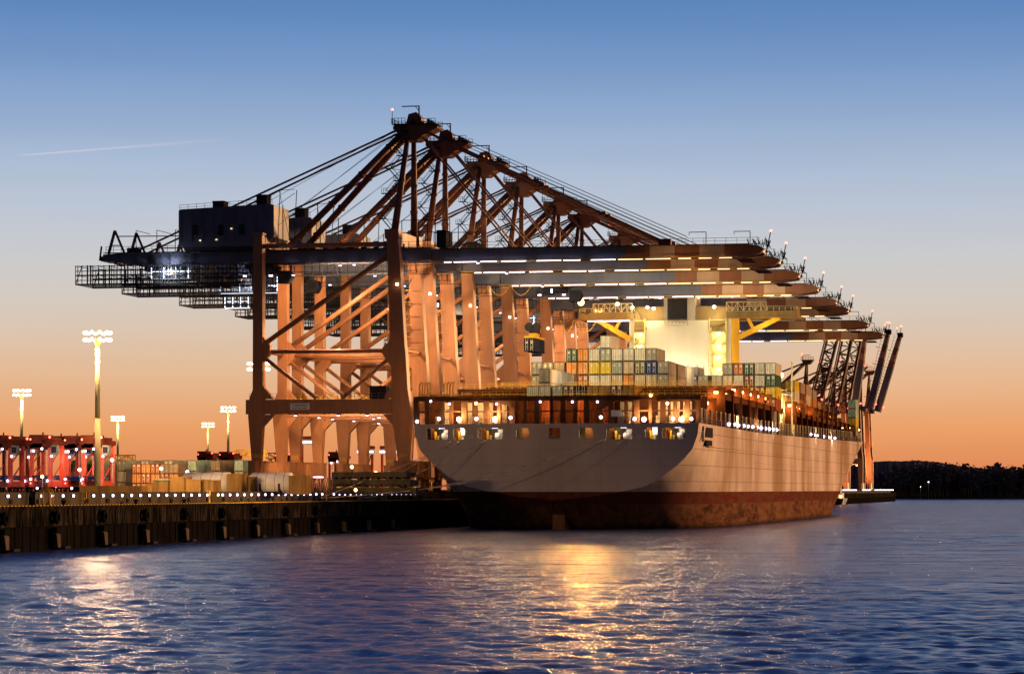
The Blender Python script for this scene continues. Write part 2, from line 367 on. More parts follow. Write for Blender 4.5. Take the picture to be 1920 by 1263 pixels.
# low service wall with lamps
lw=thing('service_wall',(QX-3,500,QZ),'low grey concrete wall along the quay edge with small white lamps','wall')
segs=[]; gaps=[(351.2,353.6),(372,373.4),(428,429.2),(497,498)]
y=Y0; 
for a,c in gaps+[(YE-2,YE)]:
    segs.append((y,a)); y=c
p=MB(M['wall'])
for a,c in segs:
    y=a
    while y<c:
        e=min(y+6,c); p.box(QX-3.6,QX-3.1,y,e-.03,QZ-.05,7.35); p.box(QX-3.68,QX-3.04,y,e-.03,7.3,7.45); y=e
p.build('wall_panel',lw)
p=MB(M['dark'])
for k in range(40):
    y=300+k*9+random.uniform(-1,1); p.box(QX-3.1,QX-2.95,y,y+random.uniform(.4,1.2),QZ+.3,QZ+.9)
p.build_each('junction_box',lw)
# ladder hoops and posts in the gaps
def hoop(y,lab):
    t=thing('ladder_hoop',(QX-1.2,y,QZ),lab,'ladder','ladders on the quay edge')
    for s in (0,1.3):
        p=MB(M['yellow']); pts=[(QX-.6,y+s,QZ)]+[(QX-1.3+.7*math.cos(a),y+s,QZ+1.7+.55*math.sin(a)) for a in [R(d) for d in range(0,181,30)]]+[(QX-2.0,y+s,QZ)]
        p.path(pts,.11,6); p.build('rail',t)
    p=MB(M['yellow'])
    for k in range(8): p.bar((QX-.6,y,QZ+.2+k*.22),(QX-.6,y+1.3,QZ+.2+k*.22),.05)
    p.build('rung',t)
hoop(352,'yellow ladder hoop in the wall gap below the left group of red carriers')
for y,l in ((372.6,'pair of yellow posts in the wall gap below the white yard container'),(428.5,'pair of yellow posts in the wall gap below the wooden crates'),(497.5,'pair of yellow posts in the wall gap left of the covered slab stacks')):
    t=MB(M['yellow'])
    for s in (-.6,.6): t.box(QX-3.5,QX-3.2,y+s-.12,y+s+.12,QZ,7.5)
    t.box(QX-3.4,QX-3.3,y-.6,y+.6,6.4,6.6)
    tag(t.build('gate_post',None,(QX-3.4,y,QZ)),l,'post','posts in the wall gaps')
# lamps on the wall: each its own lamp
base=MB(M['grey']); base.cbox((0,0,-.06),(.25,.4,.1)); base.tube((0,0,-.02),(0,0,.1),.12)
wl=thing('wall_lamp',(0,0,0),'small round white lamp in the long even row along the quay service wall','lamp','lamps on the quay service wall')
b1=MB(M['grey']); b1.cbox((.02,0,0),(.12,.5,.4)); b1.build('bracket',wl)
b2=MB(G['cool']); b2.sphere((.17,0,0),.19,8); b2.build('bulb',wl)
ys=[]; y=304.0
while y<566:
    ys.append(y); y+=3.95
first=True
for y in ys:
    if any(a-1<y<c+1 for a,c in gaps): continue
    if abs(y-431.5)<2.2: continue
    if first: wl.location=(QX-3.06,y,6.95); first=False
    else: copy_tree(wl,(QX-3.06,y,6.95))
ol=thing('wall_lamp',(QX-3.06,432,6.95),'single orange lamp in the row of white quay wall lamps, below the wooden crates','lamp')
b1=MB(M['grey']); b1.cbox((QX-3.04,432,6.95),(.12,.5,.4)); b1.build('bracket',ol)
b2=MB(G['sod']); b2.sphere((QX-2.89,432,6.95),.18,8); b2.build('bulb',ol)
# tyre fenders + lower fender plates
ft=thing('tyre_fender',(QX,0,4.2),'','fender','tyre fenders on the quay face')
p=MB(M['rubber'])
n=14
vs=[];fs=[]
for i in range(n):
    a=2*math.pi*i/n
    for k in range(6):
        c=2*math.pi*k/6; rr=.62+.3*math.cos(c); vs.append((QX+.42+.3*math.sin(c),rr*math.cos(a),4.2+rr*math.sin(a)))
for i in range(n):
    for k in range(6): fs.append((i*6+k,((i+1)%n)*6+k,((i+1)%n)*6+(k+1)%6,i*6+(k+1)%6))
p.add(vs,fs,True); p.build('tyre',ft)
p=MB(M['dark']); p.bar((QX+.35,-.9,5.4),(QX+.42,-.4,4.6),.07); p.bar((QX+.35,.9,5.4),(QX+.42,.4,4.6),.07); p.build('chain',ft)
fp=thing('fender_plate',(QX,0,1.3),'','fender plate','pale fender plates low on the quay face')
p=MB(M['plate']); p.sections([(.35,QX+.55,.5,0,1.0),(2.0,QX+.45,.5,0,1.5),(2.15,QX+.35,.3,0,1.5)]); p.build('panel',fp)
p=MB(M['rubber']); p.box(QX-.1,QX+.2,-.6,.6,.5,1.9); p.box(QX+.05,QX+.75,-.8,.8,2.2,2.9); p.build('rubber_pad',fp)
p=MB(M['dark']); p.box(QX+.15,QX+1.15,1.2,3.2,.15,.45); p.build('foot_step',fp)
FY=[316,334,352,370,387.5,405.5,424,442,460,478,496,514,532]
sides=['leftmost in the photo','below the yellow ladder hoop']
for i,y in enumerate(FY):
    o1='first second third fourth fifth sixth seventh eighth ninth tenth eleventh twelfth thirteenth'.split()[i-1] if i else 'outermost'
    if i==0: ft.location=(QX,y,4.2); ft['label']='black tyre fender nearest the camera on the quay face, beyond the left picture edge'; fp.location=(QX,y,1.3); fp['label']='pale fender plate nearest the camera, beyond the left picture edge'
    else:
        copy_tree(ft,(QX,y,4.2),'black tyre fender hanging on the quay face, %s from the left'%o1); copy_tree(fp,(QX,y,1.3),'pale fender plate under the %s quay tyre from the left'%o1)
# bollards
p=MB(M['dark']); p.tube((QX-1.6,0,QZ),(QX-1.6,0,QZ+.5),.28,.22); p.tube((QX-1.6,0,QZ+.5),(QX-1.6,0,QZ+.75),.42,.36); p.cbox((QX-1.6,0,QZ+.04),(1,1,.08)); bo=tag(p.build('bollard',None,(QX-1.6,0,QZ)),'','bollard','mooring bollards on the quay edge')
for i,(y,l) in enumerate(((332,'dark bollard under the leftmost wall lamps'),(360,'dark bollard under the lamps left of the yellow posts'),(389,'dark bollard below the white yard container'),(411,'dark bollard below the plywood crates'),(444,'dark bollard below the first white tank'),(470,'dark bollard below the second white tank'),(487,'dark bollard just left of the crane legs'),(512,'dark bollard holding the stern ropes'),(540,'dark bollard right beside the ship stern'))):
    if i==0: bo.location=(QX-1.6,y,QZ); bo['label']=l
    else: copy_tree(bo,(QX-1.6,y,QZ),l)
# far bank and hill
DF=2340
def strip(pxs,d): return [XY(x,d) for x in pxs]
p=MB(M['soil']); a=strip([1500,1700,1900,2200,2600,3200],DF); c=strip([1500,1700,1900,2200,2600,3200],DF+14); e=strip([1500,1700,1900,2200,2600,3200],DF+900)
vs=[];fs=[]
for i in range(6): vs+=[(*a[i],-.6),(*c[i],2.2),(*e[i],4)]
for i in range(5): fs+=[(3*i,3*i+3,3*i+4,3*i+1),(3*i+1,3*i+4,3*i+5,3*i+2)]
p.add(vs,fs); struct('far_bank',p)
p=MB(M['hill']); prof=[(1560,872),(1620,866),(1660,864),(1690,864),(1720,863),(1760,866),(1800,873),(1850,878),(1900,880),(2000,876),(2200,872),(2600,880)]
vs=[];fs=[];D3=3900; nn=0
pts=[]
for (x0,y0),(x1,y1) in zip(prof,prof[1:]):
    k=max(2,int((x1-x0)/2.2))
    for i in range(k): pts.append((x0+(x1-x0)*i/k,y0+(y1-y0)*i/k))
for i,(x,y) in enumerate(pts):
    z=CH+(HY-y)*D3/F+random.uniform(-.3,.5)
    vs+=[(*XY(x,D3-420),2),(*XY(x,D3-180),z*.62),(*XY(x,D3),z),(*XY(x,D3+500),z*.5)]
for i in range(len(pts)-1):
    for k in range(3): fs.append((4*i+k,4*i+4+k,4*i+5+k,4*i+1+k))
p.add(vs,fs,True); struct('hill',p)
# trees on the far bank
def crown(p,cx,cy,z0,h,wd,n,s=1.5):
    lobes=[(random.uniform(-.32,.32)*wd,random.uniform(-.32,.32)*wd,z0+h*random.uniform(.35,.85),random.uniform(.2,.34)) for _ in range(9)]
    for i in range(n):
        lx,ly,lz,lr=random.choice(lobes)
        v=Vector((random.gauss(0,1),random.gauss(0,1),random.gauss(0,1))).normalized()*(random.random()**.45)
        c=Vector((cx+lx+v.x*lr*wd,cy+ly+v.y*lr*wd,lz+v.z*lr*h*.9))
        if c.z<z0+1: c.z=z0+1+random.random()
        q=s*random.uniform(.5,1.2); a=Vector((random.gauss(0,1),random.gauss(0,1),random.gauss(0,1))).normalized(); b_=a.cross(Vector((random.gauss(0,1),random.gauss(0,1),random.gauss(0,1)))).normalized()
        p.add([c+a*q,c+b_*q*.8,c-a*q,c-b_*q*.7],[(0,1,2,3)])
def tree(px,top,wd,d,label,mat,n=420):
    x,y=XY(px,d); h=CH+(HY-top)*d/F-2; t=thing('tree',(x,y,2.2),label,'tree','trees on the far bank')
    k=MB(M['bark']); k.tube((x,y,1.5),(x+.6,y,h*.5),.9,.5,7)
    for j in range(6):
        a=random.uniform(0,6.3); k.tube((x+.4,y,h*(.3+.05*j)),(x+math.cos(a)*wd*.3,y+math.sin(a)*wd*.3,h*(.55+.05*j)),.35,.12,5)
    k.build('trunk',t); c=MB(mat); crown(c,x,y,h*.12,h*.86,wd,n); c.build('crown',t)
for px,top,wd,l,mt in ((1703,868,18,'low tree left of the tall round crown on the far bank',1),(1729,857,24,'tallest round-crowned tree on the far bank',0),(1744,862,20,'tree on the right shoulder of the tallest crown',1),
  (1770,863,20,'tree left of the second high crown on the far bank',0),(1795,861,24,'second high tree with a ragged crown on the far bank',1),(1812,870,18,'lower tree right of the second high crown',0),
  (1842,873,20,'wide low tree in the right half of the far wood',1),(1882,868,26,'broad tree third from the right end of the far wood',0),(1904,869,24,'broad tree near the right picture edge',1),(1925,872,26,'rightmost tree cut by the picture edge',0)):
    tree(px,top,wd,DF+random.uniform(30,60),l,M['leaf'] if mt else M['leaf2'])
wd_=MB(M['leaf'])
for i in range(52):
    px=1648+i*6.3+random.uniform(-3,3); x,y=XY(px,DF+random.uniform(40,120)); top=878+6*math.sin(i*.7)+random.uniform(-3,4); h=CH+(HY-top)*DF/F
    if px<1690: h*=.86
    wd_.use(M['leaf'] if i%3 else M['leaf2']); crown(wd_,x,y,1.5,h,20,190,2.2)
    wd_.cbox((x,y+10,h*.33),(14,8,h*.6))
o=wd_.build('wood'); o['kind']='stuff'; o['label']='dark mass of trees along the far river bank'; 
# shore posts, dolphins, lamps over there
def at(px,py,d): x,y=XY(px,d); return (x,y,CH+(HY-py)*d/F)
t=thing('mooring_dolphin',at(1760,932,DF-60),'group of timber mooring piles standing in the water before the far wood','mooring piles')
for i,px in enumerate((1745,1752,1760,1767,1775)):
    p=MB(M['bark']); a=at(px,935,DF-60); p.tube((a[0],a[1],-1),(a[0],a[1],7+(i%3)),.7,n=6); p.build('pile',t)
p=MB(M['plate']); a=at(1743,920,DF-60); c=at(1777,920,DF-60); p.bar(a,c,.6); p.build('cross_beam',t)
t=thing('mooring_dolphin',at(1812,932,DF-60),'smaller pair of timber piles to the right of the pile group','mooring piles')
for px in (1808,1815,1820):
    p=MB(M['bark']); a=at(px,935,DF-60); p.tube((a[0],a[1],-1),(a[0],a[1],8.5),.7,n=6); p.build('pile',t)
for px,py,gm,l,r in ((1741,903,'cool','white lamp on a pole before the tallest tree of the far bank',.6),(1726,912,'warm','small dim warm lamp on a post on the far shore',.3)):
    x,y,z=at(px,py,DF-30); t=thing('shore_lamp',(x,y,2),l,'lamp')
    p=MB(M['grey']); p.tube((x,y,0),(x,y,z),.25,n=6); p.build('pole',t); p=MB(G[gm]); p.sphere((x,y-.6,z),r,8,.6); p.build('lamp_head',t)
# yard background: distant low sheds/trees line so the horizon is closed
# ================================================================== gantry cranes
RX=-137.0
def build_crane():
    Yc=574.0; X=lambda l: RX+l
    t=thing('gantry_crane',(RX,Yc,GZ),'','crane','ship-to-shore gantry cranes with lowered booms')
    for s in (-1,1):
        y=Yc+9*s
        p=MB(M['red']); p.sections([(9.8,X(-.3),1.9,y,1.8),(13.7,X(-.35),2.1,y,1.9),(22.6,X(-.6),4.0,y,2.2),(26.4,X(-.9),3.7,y,2.4),(28,X(-.95),3.3,y,2.4),(35.6,X(-1.3),3.1,y,2.4),(36.5,X(-1.4),3.0,y,2.4),(52,X(-2.1),2.6,y,2.4),(58.2,X(-2.5),2.4,y,2.4),(58.3,X(-2.5),2.9,y,2.9),(60.2,X(-2.6),2.9,y,2.9)])
        p.prism([(X(-2.6),38.2),(X(-4.6),36.4),(X(-4.6),35.1),(X(-2.4),32)],y-.9,y+.9)
        p.prism([(X(-2.3),29),(X(-4.4),26.2),(X(-2.3),26.2)],y-.9,y+.9); p.prism([(X(-2.2),20.6),(X(-2.4),23),(X(-4.6),23)],y-.8,y+.8)
        p.build('leg',t)
        p=MB(M['red']); p.sections([(9.8,X(-31.1),1.4,y,1.6),(13.7,X(-31.1),1.9,y,1.8),(22.6,X(-31.2),3.1,y,2.0),(26.4,X(-31.0),2.9,y,2.2),(28,X(-30.7),2.1,y,2.2),(59.5,X(-30.7),1.9,y,2.2),(59.6,X(-30.7),2.3,y,2.5),(60,X(-30.7),2.3,y,2.5)])
        p.prism([(X(-29.8),39),(X(-29.8),33.5),(X(-28.2),35.4),(X(-28.2),37)],y-.8,y+.8); p.prism([(X(-29.8),29),(X(-29.8),26.2),(X(-27.6),26.2)],y-.8,y+.8)
        p.prism([(X(-29.7),20.6),(X(-27.5),23),(X(-29.7),23)],y-.7,y+.7)
        p.build('leg',t)
        p=MB(M['red']); p.box(X(-33.3),X(-32.3),y-.8,y+.8,23.1,26.05); p.box(X(-29.7),X(-2.5),y-.8,y+.8,23.1,26.05)
        for k in range(7): p.box(X(-28+k*3.7),X(-27.9+k*3.7),y-.86,y+.86,23.0,26.1)
        pb=p.build('portal_beam',t)
        p=MB(M['yellow'] if s>0 else M['grey']); p.rail((X(-32.5),y-.7,26.1),(X(-2.6),y-.7,26.1),1.15,1.4,.06); p.build('handrail',pb)
        for a,b_,r in (((X(-29.7),y,35.8),(X(-2.8),y,35.8),.42),((X(-29.7),y,57.3),(X(-3.6),y,57.3),.48),((X(-29.9),y,37.2),(X(-3.3),y,55.2),.52),((X(-30),y,34.9),(X(-18.6),y,26.3),.40),((X(-2.6),y,34.9),(X(-13.2),y,26.3),.40)):
            p=MB(M['red']); p.tube(a,b_,r,n=12)
            A=Vector(a);B=Vector(b_)
            for u in (.03,.97): C_=A.lerp(B,u); D_=A.lerp(B,u+.012); p.tube(C_,D_,r*1.3,n=10)
            if abs(a[2]-b_[2])>2: p.bar(A+Vector((0,-r-.08,.35)),B+Vector((0,-r-.08,.35)),.07)
            p.build('brace',t)
    for l,w_ in ((-.6,1.6),(-31.1,1.5)):
        p=MB(M['red']); p.box(X(l)-w_/2,X(l)+w_/2,Yc-13,Yc+13,10.3,13.6); p.box(X(l)-w_/2-.12,X(l)+w_/2+.12,Yc-13.1,Yc+13.1,13.45,13.62)
        for k in range(-3,4): p.box(X(l)+w_/2,X(l)+w_/2+.06,Yc+k*3.6-.1,Yc+k*3.6+.1,10.4,13.4)
        sb=p.build('sill_beam',t)
        for e in (-1,1):
            p=MB(M['red2']); c=Yc+e*8.5; p.prism([(X(l)-.6,10.3),(X(l)+.6,10.3),(X(l)+.5,9.2),(X(l)-.5,9.2)],c-3.6,c+3.6)
            for k in (-2.1,2.1): p.box(X(l)-.5,X(l)+.5,c+k-1.7,c+k+1.7,8.1,9.1)
            p.use(M['dark'])
            for k in (-3.3,-1.9,-.9+.2,1.1,2.3,3.5): p.tube((X(l)-.3,Yc+e*8.5+k,7.5),(X(l)+.3,Yc+e*8.5+k,7.5),.58,n=12)
            p.use(M['yellow']); p.box(X(l)-.5,X(l)+.5,Yc+e*13.6-.4,Yc+e*13.6+.4,7.6,9.4); p.box(X(l)-.3,X(l)+.3,c-4,Yc+e*13.2+.1,9.1,9.25) if e>0 else p.box(X(l)-.3,X(l)+.3,Yc+e*13.2-.1,c+4,9.1,9.25); p.build('bogie',t)
        p=MB(M['red']); p.box(X(l)-.6,X(l)+.6,Yc-7.8,Yc+7.8,23.5,25.7); p.build('cross_beam',t)
        p=MB(M['red']); lx=l-(1.9 if l>-5 else -.4); p.box(X(lx)-.9,X(lx)+.9,Yc-7.5,Yc+7.5,57.1,60.0 if l>-5 else 59.4); p.build('cross_beam',t)
    # rail-side inner cross bracing seen between the frames
    for l in (-1.2,-30.7):
        p=MB(M['red']); p.tube((X(l),Yc-8,36),(X(l),Yc+8,36),.38,n=10); p.build('brace',t)
    # girders
    p=MB(M['navy'])
    for s in (-1,1):
        p.prism([(X(-66),56.6),(X(-60),56.9),(X(4),56.9),(X(4),54.35),(X(-58),54.35),(X(-66),55.2)],Yc+s*3.2-.7,Yc+s*3.2+.7)
        p.box(X(-66),X(4),Yc+s*3.2-.85,Yc+s*3.2+.85,56.88,56.98)
    for k in range(14): p.box(X(-64+k*5),X(-63.6+k*5),Yc-2.5,Yc+2.5,54.6,55.6)
    gd=p.build('girder',t)
    p=MB(M['dark']); p.rail((X(-65),Yc-4.8,56.9),(X(-50),Yc-4.8,56.9),1.2,1.7,.08); p.rail((X(-27),Yc-4.8,56.9),(X(3),Yc-4.8,56.9),1.2,1.7,.08)
    p.box(X(-65),X(3),Yc-4.9,Yc-3.9,56.75,56.85); p.box(X(-65),X(3),Yc+3.9,Yc+4.9,56.75,56.85); p.rail((X(-27),Yc+4.8,56.9),(X(3),Yc+4.8,56.9),1.2,1.7,.08)
    for k in range(9): p.box(X(-24+k*2.7),X(-23+k*2.7),Yc-4.4,Yc-3.9,56.9,57.5+random.random())
    p.build('walkway',gd)
    p=MB(G['tube']); 
    for k in range(7): p.box(X(-26+k*4.2),X(-24.4+k*4.2),Yc-4.95,Yc-4.85,54.1,54.18)
    p.build_each('streak_tube',gd)
    # boom
    p=MB(M['navy'])
    tip=72.0
    bands=[(4.2,44,'navy'),(44,49,'band_r'),(49,54,'band_w'),(54,59,'band_r'),(59,64,'band_w'),(64,67.5,'band_r')]
    for a,b_,mn in bands:
        p.use(M[mn])
        for s in (-1,1): p.box(X(a),X(b_),Yc+s*3.2-.7,Yc+s*3.2+.7,54.15,56.6)
    p.use(M['band_r'])
    for s in (-1,1): p.prism([(X(67.5),56.6),(X(70.5),56.3),(X(72),55.6),(X(71),54.6),(X(67.5),54.15)],Yc+s*3.2-.7,Yc+s*3.2+.7)
    p.box(X(68),X(71.5),Yc-2.5,Yc+2.5,55,55.8)
    p.use(M['dark'])
    for k in range(13): p.box(X(7+k*5),X(7.4+k*5),Yc-2.5,Yc+2.5,54.5,55.5)
    bm=p.build('boom',t)
    p=MB(M['dark']); p.rail((X(5),Yc-4.7,56.6),(X(71),Yc-4.7,56.6),1.15,2.2,.07); p.box(X(5),X(71),Yc-4.8,Yc-3.9,56.48,56.58); p.box(X(5),X(66),Yc+3.9,Yc+4.8,56.48,56.58)
    for x,l_ in ((57,3.4),(66,3.2)): p.bar((X(x+l_),Yc-4.4,56.6),(X(x+l_),Yc-4.4,59),.14); p.bar((X(x+l_),Yc-4.4,59),(X(x),Yc-4.4,59),.14); p.bar((X(x),Yc-4.4,59),(X(x),Yc-4.4,58.4),.1)
    for k in range(24):
        x=70.5+random.uniform(-2.2,2); p.bar((X(x),Yc+random.uniform(-4,4),56.2),(X(x+random.uniform(-.8,1)),Yc+random.uniform(-4,4),57.2+random.uniform(0,1)),.1)
    p.bar((X(72),Yc,55.5),(X(72.8),Yc,59.2),.18); p.box(X(66.5),X(69.5),Yc-4,Yc+4,53.4,53.6); p.bar((X(66.5),Yc-4,53.5),(X(64.8),Yc-4,54.3),.15)
    p.build('walkway',bm)
    p=MB(G['pink']); p.sphere((X(72.8),Yc,59.4),.3,8); p.build('beacon',bm)
    # glowing tubes added in place of the light streaks of moving trolleys
    p=MB(G['tube'])
    x=7
    while x<40:
        n=random.choice((1.5,3.4,5.0,3.4)); p.box(X(x),X(x+n),Yc-4.75,Yc-4.65,53.72,53.84); x+=n+random.choice((.5,.5,2.2,1.0))
    p.use(G['tubey'])
    while x<66:
        n=random.choice((2.5,3.4,5.0)); p.box(X(x),X(min(x+n,66)),Yc-4.75,Yc-4.65,53.72,53.84); x+=n+random.choice((.5,.6,1.6))
    p.build_each('streak_tube',bm)
    p=MB(M['yellow']); p.bar((X(4),Yc-4.7,54.05),(X(66),Yc-4.7,54.05),.13); p.bar((X(4),Yc-4.7,53.5),(X(66),Yc-4.7,53.5),.08)
    x=5
    while x<66: p.bar((X(x),Yc-4.7,53.5),(X(x),Yc-4.3,54.2),.08); x+=3
    p.build('cable_rail',bm)
    # A-frame: masts, struts, apex
    for s in (-1,1):
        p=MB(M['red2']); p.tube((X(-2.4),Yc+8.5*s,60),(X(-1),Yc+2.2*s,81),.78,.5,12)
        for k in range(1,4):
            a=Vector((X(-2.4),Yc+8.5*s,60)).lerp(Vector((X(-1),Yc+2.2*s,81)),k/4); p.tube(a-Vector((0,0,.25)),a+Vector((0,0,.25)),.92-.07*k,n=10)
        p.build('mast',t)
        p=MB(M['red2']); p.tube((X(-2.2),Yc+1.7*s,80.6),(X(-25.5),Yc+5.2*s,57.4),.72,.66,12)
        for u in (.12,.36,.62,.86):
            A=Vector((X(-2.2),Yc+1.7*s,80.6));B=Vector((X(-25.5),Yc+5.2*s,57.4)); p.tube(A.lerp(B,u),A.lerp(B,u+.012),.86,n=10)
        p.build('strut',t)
        p=MB(M['red2']); p.tube((X(-3),Yc+1.6*s,81.4),(X(-59),Yc+3.2*s,57.2),.21,n=8); p.build('back_stay',t)
        p=MB(M['red2'])
        for o_ in (-.4,.4): p.tube((X(1.5),Yc+1.8*s+o_,81.2),(X(52),Yc+3.2*s+o_,57.2),.26,n=6)
        for u in (.25,.5,.75):
            A=Vector((X(1.5),Yc+1.8*s,81.2)).lerp(Vector((X(52),Yc+3.2*s,57.2)),u); p.cbox(A,(1.2,1.3,.8))
        p.cbox((X(52),Yc+3.2*s,57),(2.4,1.2,1.6)); p.build('fore_stay',t)
        p=MB(M['red2'])
        for o_ in (-.35,.35): p.tube((X(1),Yc+1.8*s+o_,80.6),(X(20.5),Yc+3.2*s+o_,57),.17,n=6)
        p.build('fore_stay',t)
        p=MB(M['dark'])
        for o_ in (0,.7): p.tube((X(1.2),Yc+1.0*s,82.6+o_),(X(56),Yc+1.5*s,57.8+o_),.055,n=4)
        p.tube((X(-1),Yc+1.0*s,83),(X(-30),Yc+2.5*s,62+s),.05,n=4); p.tube((X(-1),Yc+.6*s,83),(X(-36),Yc+2*s,65.5),.05,n=4)
        p.build('hoist_rope',t)
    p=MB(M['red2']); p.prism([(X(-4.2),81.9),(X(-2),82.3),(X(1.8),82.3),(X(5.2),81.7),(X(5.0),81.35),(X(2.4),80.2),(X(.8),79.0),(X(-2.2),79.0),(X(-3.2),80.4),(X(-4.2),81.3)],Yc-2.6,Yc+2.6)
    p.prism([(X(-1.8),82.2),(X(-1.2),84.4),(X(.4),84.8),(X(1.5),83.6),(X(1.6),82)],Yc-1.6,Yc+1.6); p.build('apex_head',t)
    p=MB(M['dark'])
    for yy in (-3.2,3.2):
        p.rail((X(-4.4),Yc+yy,82.2),(X(-1.5),Yc+yy,82.2),1.2,.8,.09); p.rail((X(1.4),Yc+yy,82.0),(X(4.8),Yc+yy,82.0),1.2,.8,.09)
    p.rail((X(-4.4),Yc-3.2,82.2),(X(-4.4),Yc+3.2,82.2),1.2,1.2,.09)
    p.bar((X(-2.6),Yc-1.5,86.0),(X(1.0),Yc-1.5,86.0),.2); p.bar((X(1.0),Yc-1.5,86.1),(X(1.0),Yc-1.5,83.5),.24); p.bar((X(.2),Yc-1.5,86),(X(1),Yc-1.5,85),.12); p.bar((X(-4.2),Yc-3.2,82),(X(-4.2),Yc-3.2,85),.1)
    p.box(X(-4.3),X(4.8),Yc-3.2,Yc+3.2,82.18,82.3)
    for k in range(14): 
        x=random.uniform(-2.6,4); p.cbox((X(x),Yc+random.uniform(-2.5,2.5),82.7+random.random()*.1),(.5,.6,.6+random.random()*.8))
    p.build('apex_platform',t)
    p=MB(G['pink']); p.sphere((X(-4.2),Yc-3.2,85.2),.28,8); p.build('beacon',t)
    # zig-zag stair beside the mast
    p=MB(M['dark'])
    z=60.; k=0
    while z<79.5:
        u=(z-60)/21; xc=X(-4.2+1.6*u); yb=Yc-7.8+5*u; d_=1.1 if k%2 else -1.1
        for o_ in (0,.8): 
            p.bar((xc-d_,yb+o_,z),(xc+d_,yb+o_,z+2.6),.12); p.bar((xc-d_,yb+o_,z+1),(xc+d_,yb+o_,z+3.6),.06)
        p.cbox((xc+d_,yb+.4,z+2.6),(1.5,1.2,.12)); p.rail((xc+d_-.7,yb-.2,z+2.65),(xc+d_+.7,yb-.2,z+2.65),1.0,.5,.06); p.bar((xc+d_,yb+.4,z+2.6),(X(-2.2+u),yb+1.2,z+2.3),.1)
        z+=2.6;k+=1
    p.build('stair',t)
    # frames on top of girder between struts
    p=MB(M['dark'])
    for x in (-44,-40): 
        p.bar((X(x+17),Yc-4.4,57),(X(x+17),Yc-4.4,66),.16)
    for x in (-2,1.5,5,8): p.bar((X(x),Yc-4,57),(X(x),Yc-4,62.5),.14); p.bar((X(x),Yc+4,57),(X(x),Yc+4,62.5),.14)
    p.bar((X(-2),Yc-4,62.5),(X(8),Yc-4,62.5),.14); p.bar((X(-2),Yc-4,60),(X(8),Yc-4,60),.14); p.box(X(5),X(7),Yc-3,Yc+3,57,60.5)
    for x in (-28,-24.5): p.bar((X(x),Yc-5,57),(X(x+.6),Yc-5,69),.13)
    p.bar((X(-28),Yc-5,66),(X(-24.3),Yc-5,68.4),.1); p.bar((X(-27.8),Yc-5,69),(X(-24.3),Yc-5,69.2),.1); p.bar((X(-28),Yc-4.4,57.1),(X(8),Yc-4.2,57.1),.1); p.bar((X(-27.6),Yc-5,69),(X(-25),Yc-5,57),.08)
    p.build('stay_frame',t)
    # machinery house
    p=MB(M['navy']); p.prism([(X(-49),57.7),(X(-49),65.2),(X(-48.6),65.5),(X(-29.4),66.3),(X(-28.6),66.0),(X(-28.6),59.5),(X(-31),57.7)],Yc-5.5,Yc+5.5)
    for k in range(9): p.box(X(-48.5+k*2.3),X(-48.4+k*2.3),Yc-5.56,Yc-5.5,58.6,65.2)
    mh=p.build('machinery_house',t)
    p=MB(M['dark'])
    for x,wd,h in ((-42.6,2.4,1.3),(-33.2,2.2,2.4)): p.box(X(x),X(x+wd),Yc-2.6,Yc+.6,65.6,66.3+h-.4); p.box(X(x)-.1,X(x+wd)+.1,Yc-2.7,Yc+.7,65.9+h,66.1+h)
    p.rail((X(-48.8),Yc-5.4,65.3),(X(-29),Yc-5.4,66.2),1.1,1.8,.07); p.box(X(-48),X(-31),Yc-5,Yc+5,57,57.7)
    for x in (-46,-40.5,-36): p.box(X(x),X(x+1.1),Yc-5.7,Yc-5.5,60,62.2)
    p.build('roof_vent',mh)
    p=MB(G['cabin'])
    for x,z in ((-44.5,58.9),(-41,59),(-37.8,61.2)): p.box(X(x),X(x+.35),Yc-5.75,Yc-5.6,z,z+.25)
    p.build_each('house_lamp',mh)
    # landside end frames
    p=MB(M['red2'])
    for s in (-1,1):
        y=Yc+3.2*s; o_=0 if s<0 else 2.5
        p.bar((X(-65+o_),y,56.7),(X(-63.6+o_),y,61.6),.5); p.bar((X(-63.6+o_),y,61.6),(X(-61.5+o_),y,56.8),.4); p.bar((X(-64.6+o_),y,58.5),(X(-62.4+o_),y,58.5),.2)
    p.use(M['dark']); p.bar((X(-63),Yc-3,60.4),(X(-49),Yc-4.6,60.1),.2)
    for x in (-58.5,-54,-50): p.bar((X(x),Yc-4.6,57),(X(x),Yc-4.6,61.4),.12); p.bar((X(x),Yc-4.6,61.4),(X(x+3),Yc-4.6,60.6),.12)
    p.cbox((X(-60.5),Yc,57.4),(2.2,3,1.4)); p.bar((X(-67),Yc-3,55.4),(X(-66.6),Yc-3,58.4),.3); p.cbox((X(-66.3),Yc,55.8),(1,6,1))
    p.build('end_frame',t)
    # hanging service cage
    p=MB(M['dark'])
    for s in (-1,1):
        y=Yc+5.2*s
        for z in (54.1,53.1,52.2,51.2,50.35): p.bar((X(-71.5),y,z),(X(-33),y,z),.15 if z not in (50.35,52.2) else .28)
        for z in (54.1,52.2): p.bar((X(-33),y,z),(X(2),y,z),.12)
        x=-71.5
        while x<-33: p.bar((X(x),y,50.35),(X(x),y,54.3),.13 if int(x)%4 else .24); x+=random.choice((.5,.7,.9,1.2))
        while x<2: p.bar((X(x),y,52.2),(X(x),y,54.3),.09); x+=random.choice((1.1,1.6,2.2))
        p.bar((X(-71.5),y,50.35),(X(-70),y,54.3),.14)
    for k in range(11): p.box(X(-71.4),X(-33.1),Yc-5+k,Yc-4.95+k,50.2,50.26)
    x=-71
    while x<-34: p.bar((X(x),Yc-5.2,52.2),(X(x),Yc+5.2,52.2),.08); p.bar((X(x),Yc-5.2,54.1),(X(x),Yc+5.2,54.1),.1); x+=2.2
